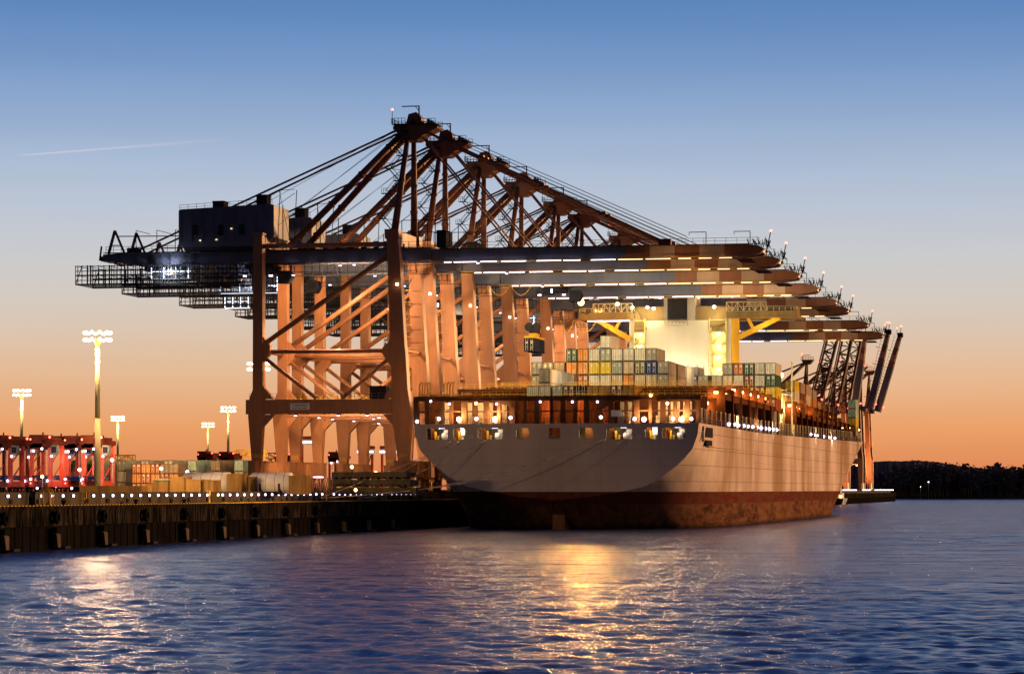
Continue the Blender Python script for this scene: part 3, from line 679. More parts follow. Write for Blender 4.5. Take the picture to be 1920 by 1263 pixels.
    p.build('service_cage',t)
    # sign plate on portal beam
    p=MB(M['white']); p.box(X(-23.9),X(-19.8),Yc-9.9,Yc-9.82,23.95,25.3); sg=p.build('sign_plate',t)
    textmesh('Tragfähigkeit',.62,M['dark'],'sign_text',sg,(X(-21.9),Yc-9.93,24.9)); textmesh('unter Spreader',.5,M['dark'],'sign_text',sg,(X(-21.9),Yc-9.93,24.3))
    # flood lamps under beams
    for a,gm in (((-23,-9,22.9),'cool'),((-14,-9,22.9),'cool'),((-8,-9,22.9),'cool'),((-23,9,22.9),'cool'),((-10,9,22.9),'cool')):
        p=MB(M['dark']); p.cbox((X(a[0]),Yc+a[1],a[2]+.05),(.7,.5,.3)); p.use(G[gm]); p.cbox((X(a[0]),Yc+a[1]-.1,a[2]-.15),(.5,.4,.12)); p.build('flood_lamp',t)
    for a in ((-26,0,52),(-16,0,53.8),(-12,-4,53.6),(-5,2,53.7),(-1,-6,49),(14,-4.6,53.5)):
        p=MB(M['dark']); p.cbox((X(a[0]),Yc+a[1],a[2]+.2),(.6,.5,.25)); p.use(G['cool']); p.cbox((X(a[0]),Yc+a[1]-.1,a[2]),(.5,.4,.14)); p.build('flood_lamp',t)
    p=MB(G['warm'])
    p.cbox((X(-1.2),Yc-11.4,49),(.5,.1,.5)); p.cbox((X(-34),Yc+1,22.5),(.4,.4,.3)); p.build_each('flood_lamp',t)
    # access stair tower on portal level, rear
    p=MB(M['dark']); p.box(X(-8),X(-4.6),Yc-7,Yc-4,26.1,28.8); p.rail((X(-12),Yc-7.5,26.1),(X(-4),Yc-7.5,26.1),1.1,1,.07); p.build('electrical_cabin',t)
    p=MB(M['yellow'])
    for k in range(6):
        z=37+k*2.4; p.bar((X(-4.4),Yc+6+(k%2)*1.6,z),(X(-4.4),Yc+6+((k+1)%2)*1.6,z+2.4),.12); p.bar((X(-4.4),Yc+6.4,z),(X(-2.4),Yc+6.4,z),.1)
    p.build('stair',t)
    # trolley with driver's cabin
    tr=thing  # placeholder to keep the name
    p=MB(M['dark']); p.box(X(-1.5),X(4.5),Yc-3.4,Yc+3.4,53.4,54.1); p.box(X(-1),X(3.6),Yc-2.2,Yc+2.2,52.5,53.4)
    for k in range(10): p.cbox((X(random.uniform(-1,4)),Yc+random.uniform(-3,3),53+random.uniform(-.5,.2)),(.7,.9,.9))
    for yy in (-3.4,3.4): p.rail((X(-1.8),Yc+yy,51.9),(X(4.6),Yc+yy,51.9),1.1,.8,.08)
    ty=p.build('trolley',t)
    p=MB(M['dark']); p.prism([(X(5),52.9),(X(7.4),52.9),(X(7.9),51.6),(X(7.2),50.3),(X(5),50.3)],Yc-1.5,Yc+1.2); p.use(M['glass']); p.box(X(5.3),X(7.2),Yc-1.56,Yc-1.5,51.1,52.4); p.build('operator_cabin',ty)
    p=MB(G['cool']); p.cbox((X(-1.4),Yc-3.6,51.7),(.7,.3,.25)); p.cbox((X(4.2),Yc-3.6,51.7),(.7,.3,.25)); p.cbox((X(1.4),Yc-3.6,52.6),(.3,.3,.9)); p.build_each('trolley_lamp',ty)
    p=MB(M['yellow'])
    for k in range(3):
        x0=-3-k*5; pts=[(X(x0-5*u),Yc-4.2,54-2.4*math.sin(math.pi*u)) for u in (0,.15,.3,.5,.7,.85,1)]; p.path(pts,.09)
    p.build('festoon_cable',ty)
    return t
cr0=build_crane()
CY=[574,603,643,687,736,771,838,897]
ordn='first second third fourth fifth sixth seventh eighth'.split()
clab=['nearest lowered gantry crane with the dark brown frame, leftmost','second lowered gantry crane, its legs just right of the nearest frame','third lowered gantry crane, third peak from the left',
 'fourth lowered gantry crane, fourth peak from the left, boom over the container stacks','fifth lowered gantry crane, fifth peak, boom just above the white bridge house','sixth lowered gantry crane, last peak of the dark row','seventh lowered gantry crane, banded boom tip low over the bow, upper of the two','eighth and farthest lowered gantry crane, lowest banded boom over the bow']
cranes=[cr0]; cr0['label']=clab[0]
for i,y in enumerate(CY[1:],1): cranes.append(copy_tree(cr0,(RX,y,GZ),clab[i]))
TX=[-34,-36,14.5,-22,-30,30,-10,9]
for c,tx,y in zip(cranes,TX,CY):
    for ch in c.children:
        if ch.name.startswith('trolley'): ch.location.x+=tx
for i,(c,y) in enumerate(zip(cranes[:6],CY)):
    OFF[c.name]=(RX,y,GZ)
    textmesh(str(304+i),1.15,M['yellow'],'crane_number',c,(RX-31.15,y-9.86-.04,14.6)); textmesh(str(304+i),1.15,M['yellow'],'crane_number',c,(RX-.45,y-9.96-.04,14.6))
# blue-white lit trolley platforms of the landside reach
def lit_platform(c,y,x0,x1,z0,z1,lab):
    t=c
    p=MB(M['grey']); p.box(x0,x1,y-3.5,y+3.5,z0,z0+.15)
    for yy in (-3.5,3.5):
        p.rail((x0,y+yy,z0+.1),(x1,y+yy,z0+.1),1.1,1.2,.1)
        x=x0
        while x<=x1: p.bar((x,y+yy,z0),(x,y+yy,z1),.22); x+=(x1-x0)/4
    pl=p.build('trolley_platform',t)
    p=MB(G['blueish']); p.box(x0,x1,y-3.62,y-3.52,z0-.02,z0+.12); p.box(x0,x1,y-3.62,y-3.52,z0+1.55,z0+1.63)
    for k in range(4): p.box(x0+(x1-x0)*k/3.2-.07,x0+(x1-x0)*k/3.2+.07,y-3.63,y-3.53,z0+.2,z1-.3)
    p.build('strip_lamp',pl)
lit_platform(cranes[0],574,-192.5,-184,51.3,54,'')
lit_platform(cranes[1],603,-186.5,-173,50.2,54,'')
lit_platform(cranes[2],643,-198,-192,49.6,53,'')
lit_platform(cranes[4],736,-150,-143,50.6,53,'')
for (x,y,z) in ((-188,568,52.5),(-180,597,52.0)): plight((x,y,z),(.75,.85,1),2500,.4)
# suspended spreader and container
sx,sy=XatY(1002,643),643
t=thing('spreader',(sx,sy,44),'black and yellow spreader with two sheave discs hanging above the dark hoisted container','spreader')
p=MB(M['yellow']); p.box(sx-1.2,sx+1.2,sy-6.1,sy+6.1,41.95,42.4); p.box(sx-.8,sx+.8,sy-2,sy+2,42.4,43.2)
p.build('frame',t)
p=MB(M['black'] if 'black' in M else M['dark']); 
for dx in (-.85,.85): p.tube((sx+dx,sy-2.2,44.6),(sx+dx,sy-1.6,44.6),1.0,n=16)
p.build('sheave',t)
p=MB(M['dark']); p.box(sx-1,sx+1,sy-1.5,sy+1.5,43.2,44.4); p.build('head_block',t)
p=MB(M['dark'])
for dx in (-.8,.8):
    for dy in (-1.5,1.5): p.tube((sx+dx,sy+dy,44.5),(sx+dx,sy+dy,53),.05,n=4)
p.build('hoist_rope',t)
# raised-boom cranes far down the quay
def raised(Y,px_tip,py_tip,solid,scale,label):
    X=lambda l: RX+l*scale
    t=thing('gantry_crane',(RX,Y,GZ),label,'crane','distant quay cranes with raised booms')
    S=lambda z: GZ+(z-GZ)*scale
    for s in (-1,1):
        y=Y+9*s*scale
        for l,w0,w1 in ((-.5,2.2,2.6),(-31,1.9,2.1)):
            p=MB(M['red']); p.sections([(7,X(l),w0,y,2),(S(22),X(l-.3),3.2*scale,y,2.2),(S(27),X(l-.4),3.2*scale,y,2.2),(S(30),X(l-.6),w1,y,2.2),(S(59),X(l-(1.6 if l>-5 else 0)),w1*.9,y,2.2)]); p.build('leg',t)
        p=MB(M['red']); p.box(X(-30.2),X(-2),y-.8,y+.8,S(23),S(26)); p.build('portal_beam',t)
        p=MB(M['red'])
        for a,b_ in (((-30,36),(-3,36)),((-30,57),(-3,57)),((-30,37),(-3,55)),((-30,35),(-17,26)),((-2.6,35),(-14,26))): p.tube((X(a[0]),y,S(a[1])),(X(b_[0]),y,S(b_[1])),.45*scale,n=8)
        p.build('brace',t)
        p=MB(M['red2']); p.tube((X(-2),y,S(59)),(X(-1),Y+2*s,S(79)),.8,.5,8); p.tube((X(-2),Y+1.7*s,S(78.5)),(X(-26),Y+5*s,S(57)),.6,n=8); p.tube((X(-2),Y+1.7*s,S(79)),(X(-58),Y+3*s,S(57)),.28,n=6); p.build('mast',t)
    for l in (-.6,-31):
        p=MB(M['red']); p.box(X(l)-.8,X(l)+.8,Y-12*scale,Y+12*scale,7.5,11.5); p.build('sill_beam',t)
    p=MB(M['navy'])
    for s in (-1,1): p.box(X(-60),X(2),Y+s*3.2-.7,Y+s*3.2+.7,S(54.3),S(57))
    p.box(X(-48),X(-30),Y-5,Y+5,S(57.5),S(65)); p.build('girder',t)
    p=MB(M['red2']); p.prism([(X(-4),S(80.5)),(X(3),S(80.5)),(X(1),S(78)),(X(-2.4),S(78))],Y-3,Y+3); p.bar((X(-3.4),Y,S(80)),(X(-3.4),Y,S(83)),.3); p.bar((X(-3.4),Y,S(83)),(X(1),Y,S(83)),.3)
    p.rail((X(-4),Y-3,S(80.5)),(X(3),Y-3,S(80.5)),1.2,1.2,.16); p.build('apex_head',t)
    tx=XatY(px_tip,Y); tz=ZZ(py_tip,tx,Y); A=Vector((X(4),Y,S(55.5))); B=Vector((tx,Y,tz)); n=(B-A).normalized(); nrm=Vector((n.z,0,-n.x))
    if solid:
        p=MB(M['navy']); cuts=[0,.58,.66,.74,.83,.92,1]; mm=['navy','band_r','band_w','band_r','band_w','band_r']
        for s in (-1,1):
            for i,mn in enumerate(mm):
                p.use(M[mn]); a=A.lerp(B,cuts[i]); b_=A.lerp(B,cuts[i+1]); a.y=b_.y=Y+3.2*s; w0=1.9-.2*i*.7
                q=[a-nrm*w0,a+nrm*w0,b_+nrm*w0*.97,b_-nrm*w0*.97]
                vs=[(v.x,v.y-.8,v.z) for v in q]+[(v.x,v.y+.8,v.z) for v in q]; p.add(vs,[(0,1,2,3),(7,6,5,4),(0,4,5,1),(1,5,6,2),(2,6,7,3),(3,7,4,0)])
        p.use(M['dark']); 
        for k in range(22):
            a=A.lerp(B,.05+k*.043); p.bar(a-nrm*1.9+Vector((0,-3,0)),a-nrm*3.1+Vector((0,-3,0)),.18)
            if k%5==2: p.bar(a-nrm*1.9+Vector((0,-3,0)),a-nrm*5+Vector((0,-3,0)),.25)
        p.bar(A-nrm*3.1+Vector((0,-3,0)),B-nrm*3.1+Vector((0,-3,0)),.16)
        p.build('boom',t)
    else:
        p=MB(M['red2']); h=4.6
        for s in (-1,1):
            o_=Vector((0,1.6*s,0)); p.bar(A+nrm*h*.5+o_,B+nrm*h*.5+o_,1.2,1.0); p.bar(A-nrm*h*.5+o_,B-nrm*h*.5+o_,.7)
            p.bar(A-nrm*h*.72+o_,B-nrm*h*.72+o_,.35)
            k=9
            for i in range(k+1):
                a=A.lerp(B,i/k)+o_; p.bar(a-nrm*h*.5,a+nrm*h*.5,.5)
                if i<k:
                    b_=A.lerp(B,(i+1)/k)+o_; p.bar(a-nrm*h*.5,b_+nrm*h*.5,.4) if i%2 else p.bar(a+nrm*h*.5,b_-nrm*h*.5,.4)
        bo_=p.build('boom',t)
        ang=math.atan2(n.z,n.x); c_=A.lerp(B,.55)+Vector((0,-3.4,0))
        textmesh('transport',4.6,M['dark'],'boom_lettering',bo_,tuple(c_),(R(90),-ang,0),.15)
    p=MB(M['dark']); p.cbox((B.x,B.y,B.z),(3,8,2.6)); p.bar(B,B+Vector((.5,0,5)),.35); p.bar(B+Vector((-2,0,0)),B+Vector((-2,0,4)),.25); p.build('boom_tip',t)
    p=MB(G['pink']); p.sphere(B+Vector((.5,0,5.4)),.7,8); p.sphere(B+Vector((-2,0,4.2)),.55,8)
    p.use(G['redl']); p.sphere((X(-3.4),Y-4,S(83.4)),.55,8); p.sphere((X(8),Y-6,S(58)),.5,8); p.build_each('beacon',t)
    for e in range(5):
        p=MB(G['warm'] if e%2 else G['cool']); p.cbox((X(-26+e*6),Y-9.2,S(22.4)),(.7,.4,.35)); p.build('flood_lamp',t)
    p=MB(M['white']); p.box(X(-24),X(-13),Y-9*scale-.95,Y-9*scale-.85,S(23.6),S(25.6)); sg=p.build('sign_plate',t)
    return t
raised(1389,1561,634,False,.86,'leftmost lattice crane with raised red boom behind the bow')
raised(1477,1589,634,False,.86,'second lattice crane with raised boom, between the two other lattice booms')
raised(1538,1606,636,False,.86,'third lattice crane with raised boom beside the navy plate boom')
raised(1610,1622,628,True,.95,'crane with raised navy boom crossing behind the lowest banded boom tips')
raised(1716,1666,622,True,1,'crane with slim raised navy and banded boom, second from right')
raised(1777,1688,628,True,1,'rightmost crane with raised navy and banded boom at the quay end')
# ================================================================== container ship
SY=546.0; SXP=-130.8; SXS=-74.8; SXC=(SXP+SXS)/2; HB=28.0
def sheer(yp): return 20.5 if yp<100 else 20.5+2.6*min(1,(yp-100)/290)**1.1
# hull paint: grey topsides, red boot top, fouled antifouling, plate seams and rain streaks
m,nt,b=newmat('hull_paint'); L=nt.links
g=N(nt,'ShaderNodeNewGeometry'); s=N(nt,'ShaderNodeSeparateXYZ'); L.new(g.outputs['Position'],s.inputs[0])
def hm(op,a,b_=None):
    n=N(nt,'ShaderNodeMath'); n.operation=op
    for i,v in enumerate((a,b_)):
        if v is None: continue
        if isinstance(v,(int,float)): n.inputs[i].default_value=v
        else: L.new(v,n.inputs[i])
    return n.outputs[0]
def hn(sc,det,sx,sy,sz):
    mp=N(nt,'ShaderNodeMapping'); mp.inputs['Scale'].default_value=(sx,sy,sz); L.new(g.outputs['Position'],mp.inputs[0])
    n=N(nt,'ShaderNodeTexNoise'); n.inputs['Scale'].default_value=sc; n.inputs['Detail'].default_value=det; n.inputs['Roughness'].default_value=.65; L.new(mp.outputs[0],n.inputs['Vector']); return n.outputs[0]
def hmix(f,a,b_,bt='MIX'):
    n=N(nt,'ShaderNodeMix'); n.data_type='RGBA'; n.blend_type=bt
    if isinstance(f,(int,float)): n.inputs[0].default_value=f
    else: L.new(f,n.inputs[0])
    for i,v in ((6,a),(7,b_)):
        if isinstance(v,tuple): n.inputs[i].default_value=(*v,1)
        else: L.new(v,n.inputs[i])
    return n.outputs[2]
def hr(v,a,b_,c,d):
    n=N(nt,'ShaderNodeMapRange'); L.new(v,n.inputs[0])
    for i,x in enumerate((a,b_,c,d)): n.inputs[i+1].default_value=x
    return n.outputs[0]
nst=hn(.5,6,.3,.075,.03); nbig=hn(.06,4,1,1,1.4); nfine=hn(1.3,5,1,1,1)
# only the side plating is streaked; the counter plate is cleaner
side=hr(hm('ABSOLUTE',None,None) if False else s.outputs[1],SY+.3,SY+1.5,.3,1)
top=hmix(hm('MULTIPLY',hr(nst,.42,.60,0,1),side),(.56,.44,.37),(.30,.19,.11))
top=hmix(hm('MULTIPLY',hr(nst,.30,.42,.55,0),side),top,(.76,.60,.44))
top=hmix(hm('MULTIPLY',hr(nbig,.45,.75,0,.5),side),top,(.38,.28,.20))
# plate seams: thin dark lines every 2.9 m of height and 24 m of length
def seam(v,per,w_):
    fr=hm('FRACT',hm('DIVIDE',v,per)); return hm('LESS_THAN',fr,w_)
sm=hm('MAXIMUM',seam(s.outputs[2],3.1,.035),hm('MULTIPLY',seam(s.outputs[1],23.7,.009),1))
top=hmix(hm('MULTIPLY',hm('MULTIPLY',sm,.7),side),top,(.10,.08,.07))
nrust=hn(.9,6,1,.16,.8); low=hmix(hr(nrust,.42,.58,0,1),(.15,.065,.036),(.045,.022,.014)); low=hmix(hr(nbig,.4,.7,0,.6),low,(.20,.095,.05))
red=hmix(hr(nrust,.42,.58,0,1),(.105,.024,.018),(.11,.045,.025))
zz=hm('ADD',s.outputs[2],hr(nfine,.3,.7,-.12,.12))
c_=hmix(hm('GREATER_THAN',zz,4.9),low,red); c_=hmix(hm('GREATER_THAN',s.outputs[2],7.35),c_,top)
wl_=hr(s.outputs[2],0,1.3,1,0); c_=hmix(hm('MULTIPLY',wl_,.85),c_,(.012,.014,.012))
L.new(c_,b.inputs['Base Color']); b.inputs['Roughness'].default_value=.5; b.inputs['IOR'].default_value=1.0
bp=N(nt,'ShaderNodeBump'); bp.inputs['Distance'].default_value=.05; bp.inputs['Strength'].default_value=.5; L.new(nbig,bp.inputs['Height']); L.new(bp.outputs[0],b.inputs['Normal'])
M['hull']=m
ship=thing('container_ship',(SXC,SY,0),'huge grey container ship moored at the quay, seen from its stern','ship')
TB=[(0,0),(.045,.25),(.121,.48),(.188,.64),(.309,.75),(.46,.854),(.55,.904),(.67,.957),(.85,.99),(1,1)]
def Tf(u):
    for (a,x),(c,y) in zip(TB,TB[1:]):
        if u<=c: return x+(y-x)*(u-a)/(c-a)
    return 1
def zbot(yp):
    if yp<13: return 5.7-6.2*(yp/13)**1.1
    return max(-11,-.5-(yp-13)*.42)
def sst(x): x=max(0,min(1,x)); return x*x*(3-2*x)
def hb(yp,z):
    zb=zbot(yp); zt=sheer(yp); u=max(0,min(1,(z-zb)/(zt-zb)))
    full=min(1,(u/.10))**.5 if u>0 else 0
    k=sst(yp/74); v=Tf(u)*(1-k)+full*k
    v=v*HB
    zc=max(0,min(1.05,z/22.5)); ys=232+zc**1.0*152; ye=418+zc*24
    if yp>ys:
        q=min(1,(yp-ys)/(ye-ys)); v*=max(0,(1-q**2.0))**.62
    return v
sts=[0,1.5,4,8,13,20,28,38,50,65,82,100,125,150,180,210,235,255,275,295,315,335,350,362,374,384,392,400,408,415,421,427,432,436,439,441.5]
NL=26
p=MB(M['hull']); vs=[];fs=[]
for yp in sts:
    zb,zt=zbot(yp),sheer(yp)
    row=[]
    for i in range(NL+1):
        u=(i/NL)**1.15; z=zb+(zt-zb)*u; row.append((hb(yp,z),z))
    for h,z in row[::-1]: vs.append((SXC-h,SY+yp,z))
    for h,z in row[1:]: vs.append((SXC+h,SY+yp,z))
W_=2*NL+1
for i in range(len(sts)-1):
    for k in range(W_-1): fs.append((i*W_+k,i*W_+k+1,(i+1)*W_+k+1,(i+1)*W_+k))
p.add(vs,fs,True)
# counter plate at the stern with openings to the mooring deck
ops=[(800,840),(850,872),(896,943),(968,992),(1028,1050),(1086,1112),(1137,1185),(1210,1233),(1242,1284)]
ops=[(XatY(a,SY),XatY(c,SY)) for a,c in ops]
Z0,Z1=17.45,19.65
def zlow(x):
    a=min(.9999,abs(x-SXC)/HB)
    for (u0,x0),(u1,x1) in zip(TB,TB[1:]):
        if a<=x1: return 5.7+(20.5-5.7)*(u0+(u1-u0)*(a-x0)/(x1-x0))
    return 20.5
xs=set([SXC-HB,SXC+HB]); 
for a,c in ops: xs|={a,c,a+.35,c-.35}
k=SXC-HB
while k<SXC+HB: xs.add(k); k+=1.0
xs=sorted(xs); tvs=[];tfs=[]
tr_=MB(M['hull'])
for a,c in zip(xs,xs[1:]):
    mid=(a+c)/2; op=[o for o in ops if o[0]<mid<o[1]]
    za,zc=zlow(a),zlow(c)
    if op:
        o_=op[0]; da=.35 if abs(a-o_[0])<1e-6 else 0; dc=.35 if abs(c-o_[1])<1e-6 else 0
        tr_.add([(a,SY-.02,za),(c,SY-.02,zc),(c,SY-.02,Z0+dc),(a,SY-.02,Z0+da)],[(0,1,2,3)])
        tr_.add([(a,SY-.02,Z1-da),(c,SY-.02,Z1-dc),(c,SY-.02,20.5),(a,SY-.02,20.5)],[(0,1,2,3)])
    else: tr_.add([(a,SY-.02,za),(c,SY-.02,zc),(c,SY-.02,20.5),(a,SY-.02,20.5)],[(0,1,2,3)])
hull=p.build('hull',ship); tr_.build('transom',hull)
p=MB(M['hull']); 
for a,c in ops: # opening frames
    p.box(a-.12,a,SY-.1,SY+.25,Z0+.3,Z1-.3); p.box(c,c+.12,SY-.1,SY+.25,Z0+.3,Z1-.3); p.box(a+.3,c-.3,SY-.1,SY+.25,Z0-.1,Z0); p.box(a+.3,c-.3,SY-.1,SY+.25,Z1,Z1+.1)
p.box(XatY(1112,SY),XatY(1132,SY),SY-.06,SY-.02,10.6,10.75); p.box(XatY(1180,SY),XatY(1205,SY),SY-.12,SY-.03,10.4,10.6)
p.build_each('opening_frame',hull,4)
# deck plates
p=MB(M['deckbrown']); vs=[];fs=[]
for yp in sts: h=max(.05,hb(yp,sheer(yp))-.15); vs+=[(SXC-h,SY+yp+.2,sheer(yp)-.08),(SXC+h,SY+yp+.2,sheer(yp)-.08)]
for i in range(len(sts)-1): fs.append((2*i,2*i+1,2*i+3,2*i+2))
p.add(vs,fs); p.build('deck',ship)
# mooring deck room
p=MB(M['cream']); X0,X1=SXC-25.5,SXC+25.5
p.add([(X0,SY+.1,17.2),(X1,SY+.1,17.2),(X1,SY+10,17.2),(X0,SY+10,17.2)],[(0,1,2,3)]); p.add([(X0,SY+10,17.2),(X1,SY+10,17.2),(X1,SY+10,20.1),(X0,SY+10,20.1)],[(0,1,2,3)])
p.add([(X0,SY+.1,20.1),(X1,SY+.1,20.1),(X1,SY+10,20.1),(X0,SY+10,20.1)],[(3,2,1,0)])
md=p.build('mooring_deck',ship)
for i,(a,c) in enumerate(ops):
    w_=c-a; p=MB(M['rust'] if 'rust' in M else M['brown'])
    if i in (3,5): p=MB(M['deckbrown']); p.box(a+w_*.3,c+.5,SY+2.2,SY+3,17.3,20); p.build('partition',md); continue
    if i==4: p=MB(contmat('rust')); p.box(a-.2,c+.2,SY+1.5,SY+2.4,18.2,19.6); p.build('winch',md); continue
    y=SY+2.2
    p=MB(M['white'])
    if w_>3: p.tube((a+w_*.62,y,18.0),(a+w_*.9,y,18.0),.75,n=12); p.cbox((a+w_*.85,y+.6,18.9),(1.4,.8,1.1))
    else: p.cbox((a+w_*.7,y,18.9),(1.0,.8,1.3)); p.cbox((a+w_*.6,y,17.9),(.35,.5,.9))
    p.use(M['yellow']); p.cbox((a+w_*.45,y-.5,17.9),(.3,.3,.9)); p.cbox((a+w_*.3,y,18.3),(.35,.4,1.7)); p.use(contmat('rust')); p.cbox((a+w_*.12,y+.8,18.6),(.7,.6,2.2)); p.use(M['dark']); p.tube((a+w_*.5,y-.1,17.7),(a+w_*.5,y+.4,17.7),.45,n=10); p.cbox((a+w_*.25,y+.6,17.6),(.8,.5,.5))
    p.build('winch',md)
    p=MB(G['cool']); p.box(a+w_*.55,a+w_*.55+1.1,SY+.25,SY+.6,19.62,19.8); p.build('deck_lamp',md)
for px in (820,862,920,980,1100,1160,1222,1263): plight((XatY(px,SY),SY+1.2,19.3),(1,.76,.45),170,.2)
for px in (883,1198):
    x=XatY(px,SY); p=MB(M['white']); p.tube((x-.01,SY-.16,18.0),(x,SY+.3,18.0),.34,n=12); p.use(M['dark']); p.tube((x,SY-.2,18.0),(x,SY-.1,18.0),.14,n=8); p.build('fairlead',hull)
# side openings on the quarter
p=MB(M['dark']); y1=YatX(1329,SXS); p.box(SXS-.6,SXS+.03,y1-4,y1+6,18.0,19.9); p.box(SXS-.6,SXS+.03,y1-3.4,y1+5,16.3,17.4); p.build('side_port',hull)
p=MB(M['white']); y1=YatX(1318,SXS); p.tube((SXS-.0,y1,17),(SXS+.0,y1,19.2),.3,n=8); p.use(contmat('rust')); p.tube((SXS,y1,19.2),(SXS,y1,20),.25,n=8); p.build('life_raft_light',hull)
p=MB(M['hull']); p.box(SXS-.1,SXS+.10,SY+14,SY+240,16.15,16.3); p.box(SXS-.1,SXS+.10,SY+90,SY+290,13.7,13.84); p.build('rubbing_strake',hull)
# rudder and hull foot
p=MB(M['rudder']); xr=XatY(1052,SY+9); p.prism([(xr-1.3,-3),(xr+1.3,-3),(xr+1.2,5.5),(xr-1.2,5.5)],SY+6.5,SY+12); p.box(xr-1.36,xr+1.36,SY+6.4,SY+6.6,4.6,4.8)
p.build('rudder',ship)
p=MB(M['pile']); p.tube((xr-.1,SY+1.5,5),(xr-.1,SY+1.5,7.2),.18); p.build('draught_gauge',ship)
# stern lashing bridge
def seg_x(px,Y=SY+5): return XatY(px,Y)
p=MB(M['deckbrown'])
pxs=[781,803,828,846,871,892,912,936,961,985,1007,1035,1056,1079,1100,1126,1146,1174,1194,1220,1243,1266,1289,1309]
for i,a in enumerate(pxs): x=seg_x(a); w_=.32 if i%2 else .5; p.box(x-w_,x+w_,SY+4.6,SY+5.6,20.5,25.4)
xa,xb=seg_x(781)-.5,seg_x(1309)+.5
p.box(xa,xb,SY+4.4,SY+6.4,25.2,26.0); p.box(xa,xb,SY+4.8,SY+5.3,22.9,23.15); p.box(xa,xb,SY+4.2,SY+4.4,25.05,25.2)
x_=seg_x(960); p.prism([(seg_x(930),25.2),(seg_x(960),25.2),(seg_x(960),23.6)],SY+4.5,SY+5.2); p.prism([(seg_x(1130),23.3),(seg_x(1160),25.2),(seg_x(1130),25.2)],SY+4.5,SY+5.2)
lb=p.build('lashing_bridge',ship)
p=MB(M['cream']); 
for a,c in ((806,826),(848,868),(873,890),(894,908),(916,934),(942,950),(1150,1172),(1222,1240),(1246,1263),(1270,1286)):
    p.box(seg_x(a),seg_x(c),SY+13.2,SY+13.6,20.5,25)
    p.box(seg_x(a)+.2,seg_x(c)-.2,SY+9,SY+9.5,20.5,22.2)
p.build_each('hatch_side_wall',ship)
p=MB(M['brown']); p.box(xa,xb,SY+14,SY+15,20.5,26); p.use(contmat('rust'))
for a in (1002,1070,1118): p.box(seg_x(a)-.2,seg_x(a)+1.7,SY+13.4,SY+13.9,20.6,25.4)
p.build('transverse_bulkhead',ship)
p=MB(M['yellow'])
def deck_rail(mb,x0,x1,y,z):
    mb.rail((x0,y,z),(x1,y,z),.9,1.4,.06)
deck_rail(p,xa,xb,SY+4.5,26.0)
x=xa+1
while x<xb-1:
    if random.random()<.4:
        for k in range(3): p.bar((x,SY+4.6,26.05+.12*k),(x+1.6,SY+5.6,26.1+.15*k),.09)
    x+=2.2
p.build('handrail',lb)
# ribbed vent pipes at port side top
p=MB(M['yellow'])
for k in range(9):
    x=seg_x(784)+k*.55 if k<5 else seg_x(830)+(k-5)*.6
    p.path([(x,SY+6,26.2),(x+.1,SY+6,28.4),(x+.5,SY+6,28.9)],.13,6)
p.build('lashing_rod',lb)
p=MB(G['cool']); P2=MB(G['warm']); P3=MB(G['sod'])
for px,py in ((826,785),(896,785),(960,783),(1129,782),(1192,785),(1264,785),(1298,785),(785,790)): p.sphere((seg_x(px),SY+3.6,ZZ(py,seg_x(px),SY+4)),.36,8)
for px,py in ((864,786),(931,786),(1210,786),(1280,786)): P2.sphere((seg_x(px),SY+3.4,ZZ(py,seg_x(px),SY+4)),.5,8)
for px,py in ((810,752),(845,757),(895,756),(933,757),(1015,753),(1075,753),(1122,753)): p.sphere((seg_x(px),SY+3.9,ZZ(py,seg_x(px),SY+4)),.24,8)
for px,py in ((895,756),(1253,756),(1222,741)): P3.sphere((seg_x(px),SY+3.8,ZZ(py,seg_x(px),SY+4)),.3,8)
p.build_each('deck_lamp',lb); P2.build_each('flood_lamp',lb); P3.build_each('deck_lamp',lb)
for px in (864,931,1210,1280): plight((seg_x(px),SY+4.0,22.0),(1,.70,.36),900,.5); spot((seg_x(px),SY+3,22),(seg_x(px),SY+14,22.5),(1,.66,.34),2600,160,.4)
for px in (810,895,1015,1075,1253): plight((seg_x(px),SY+8.5,24.6),SOD,900,.3)
# small crane post and name board at the stern
p=MB(M['dark']); x=seg_x(1040); p.box(x-.1,x+.1,SY+1.9,SY+2.1,20.5,27.5); p.box(x-1.3,x+1.3,SY+1.6,SY+2.4,22.9,23.1); p.rail((x-1.3,SY+1.6,20.5),(x+1.3,SY+1.6,20.5),1.1,.6,.07); p.build('stern_light_mast',ship)
p=MB(M['white']); x=seg_x(1157); p.box(x-1,x+1,SY+4.1,SY+4.2,21.9,23.1); p.build('notice_board',ship)
p=MB(M['dark']); deck_rail(p,SXC-27.6,SXC+27.6,SY+.4,20.5); p.build('bulwark_rail',ship)
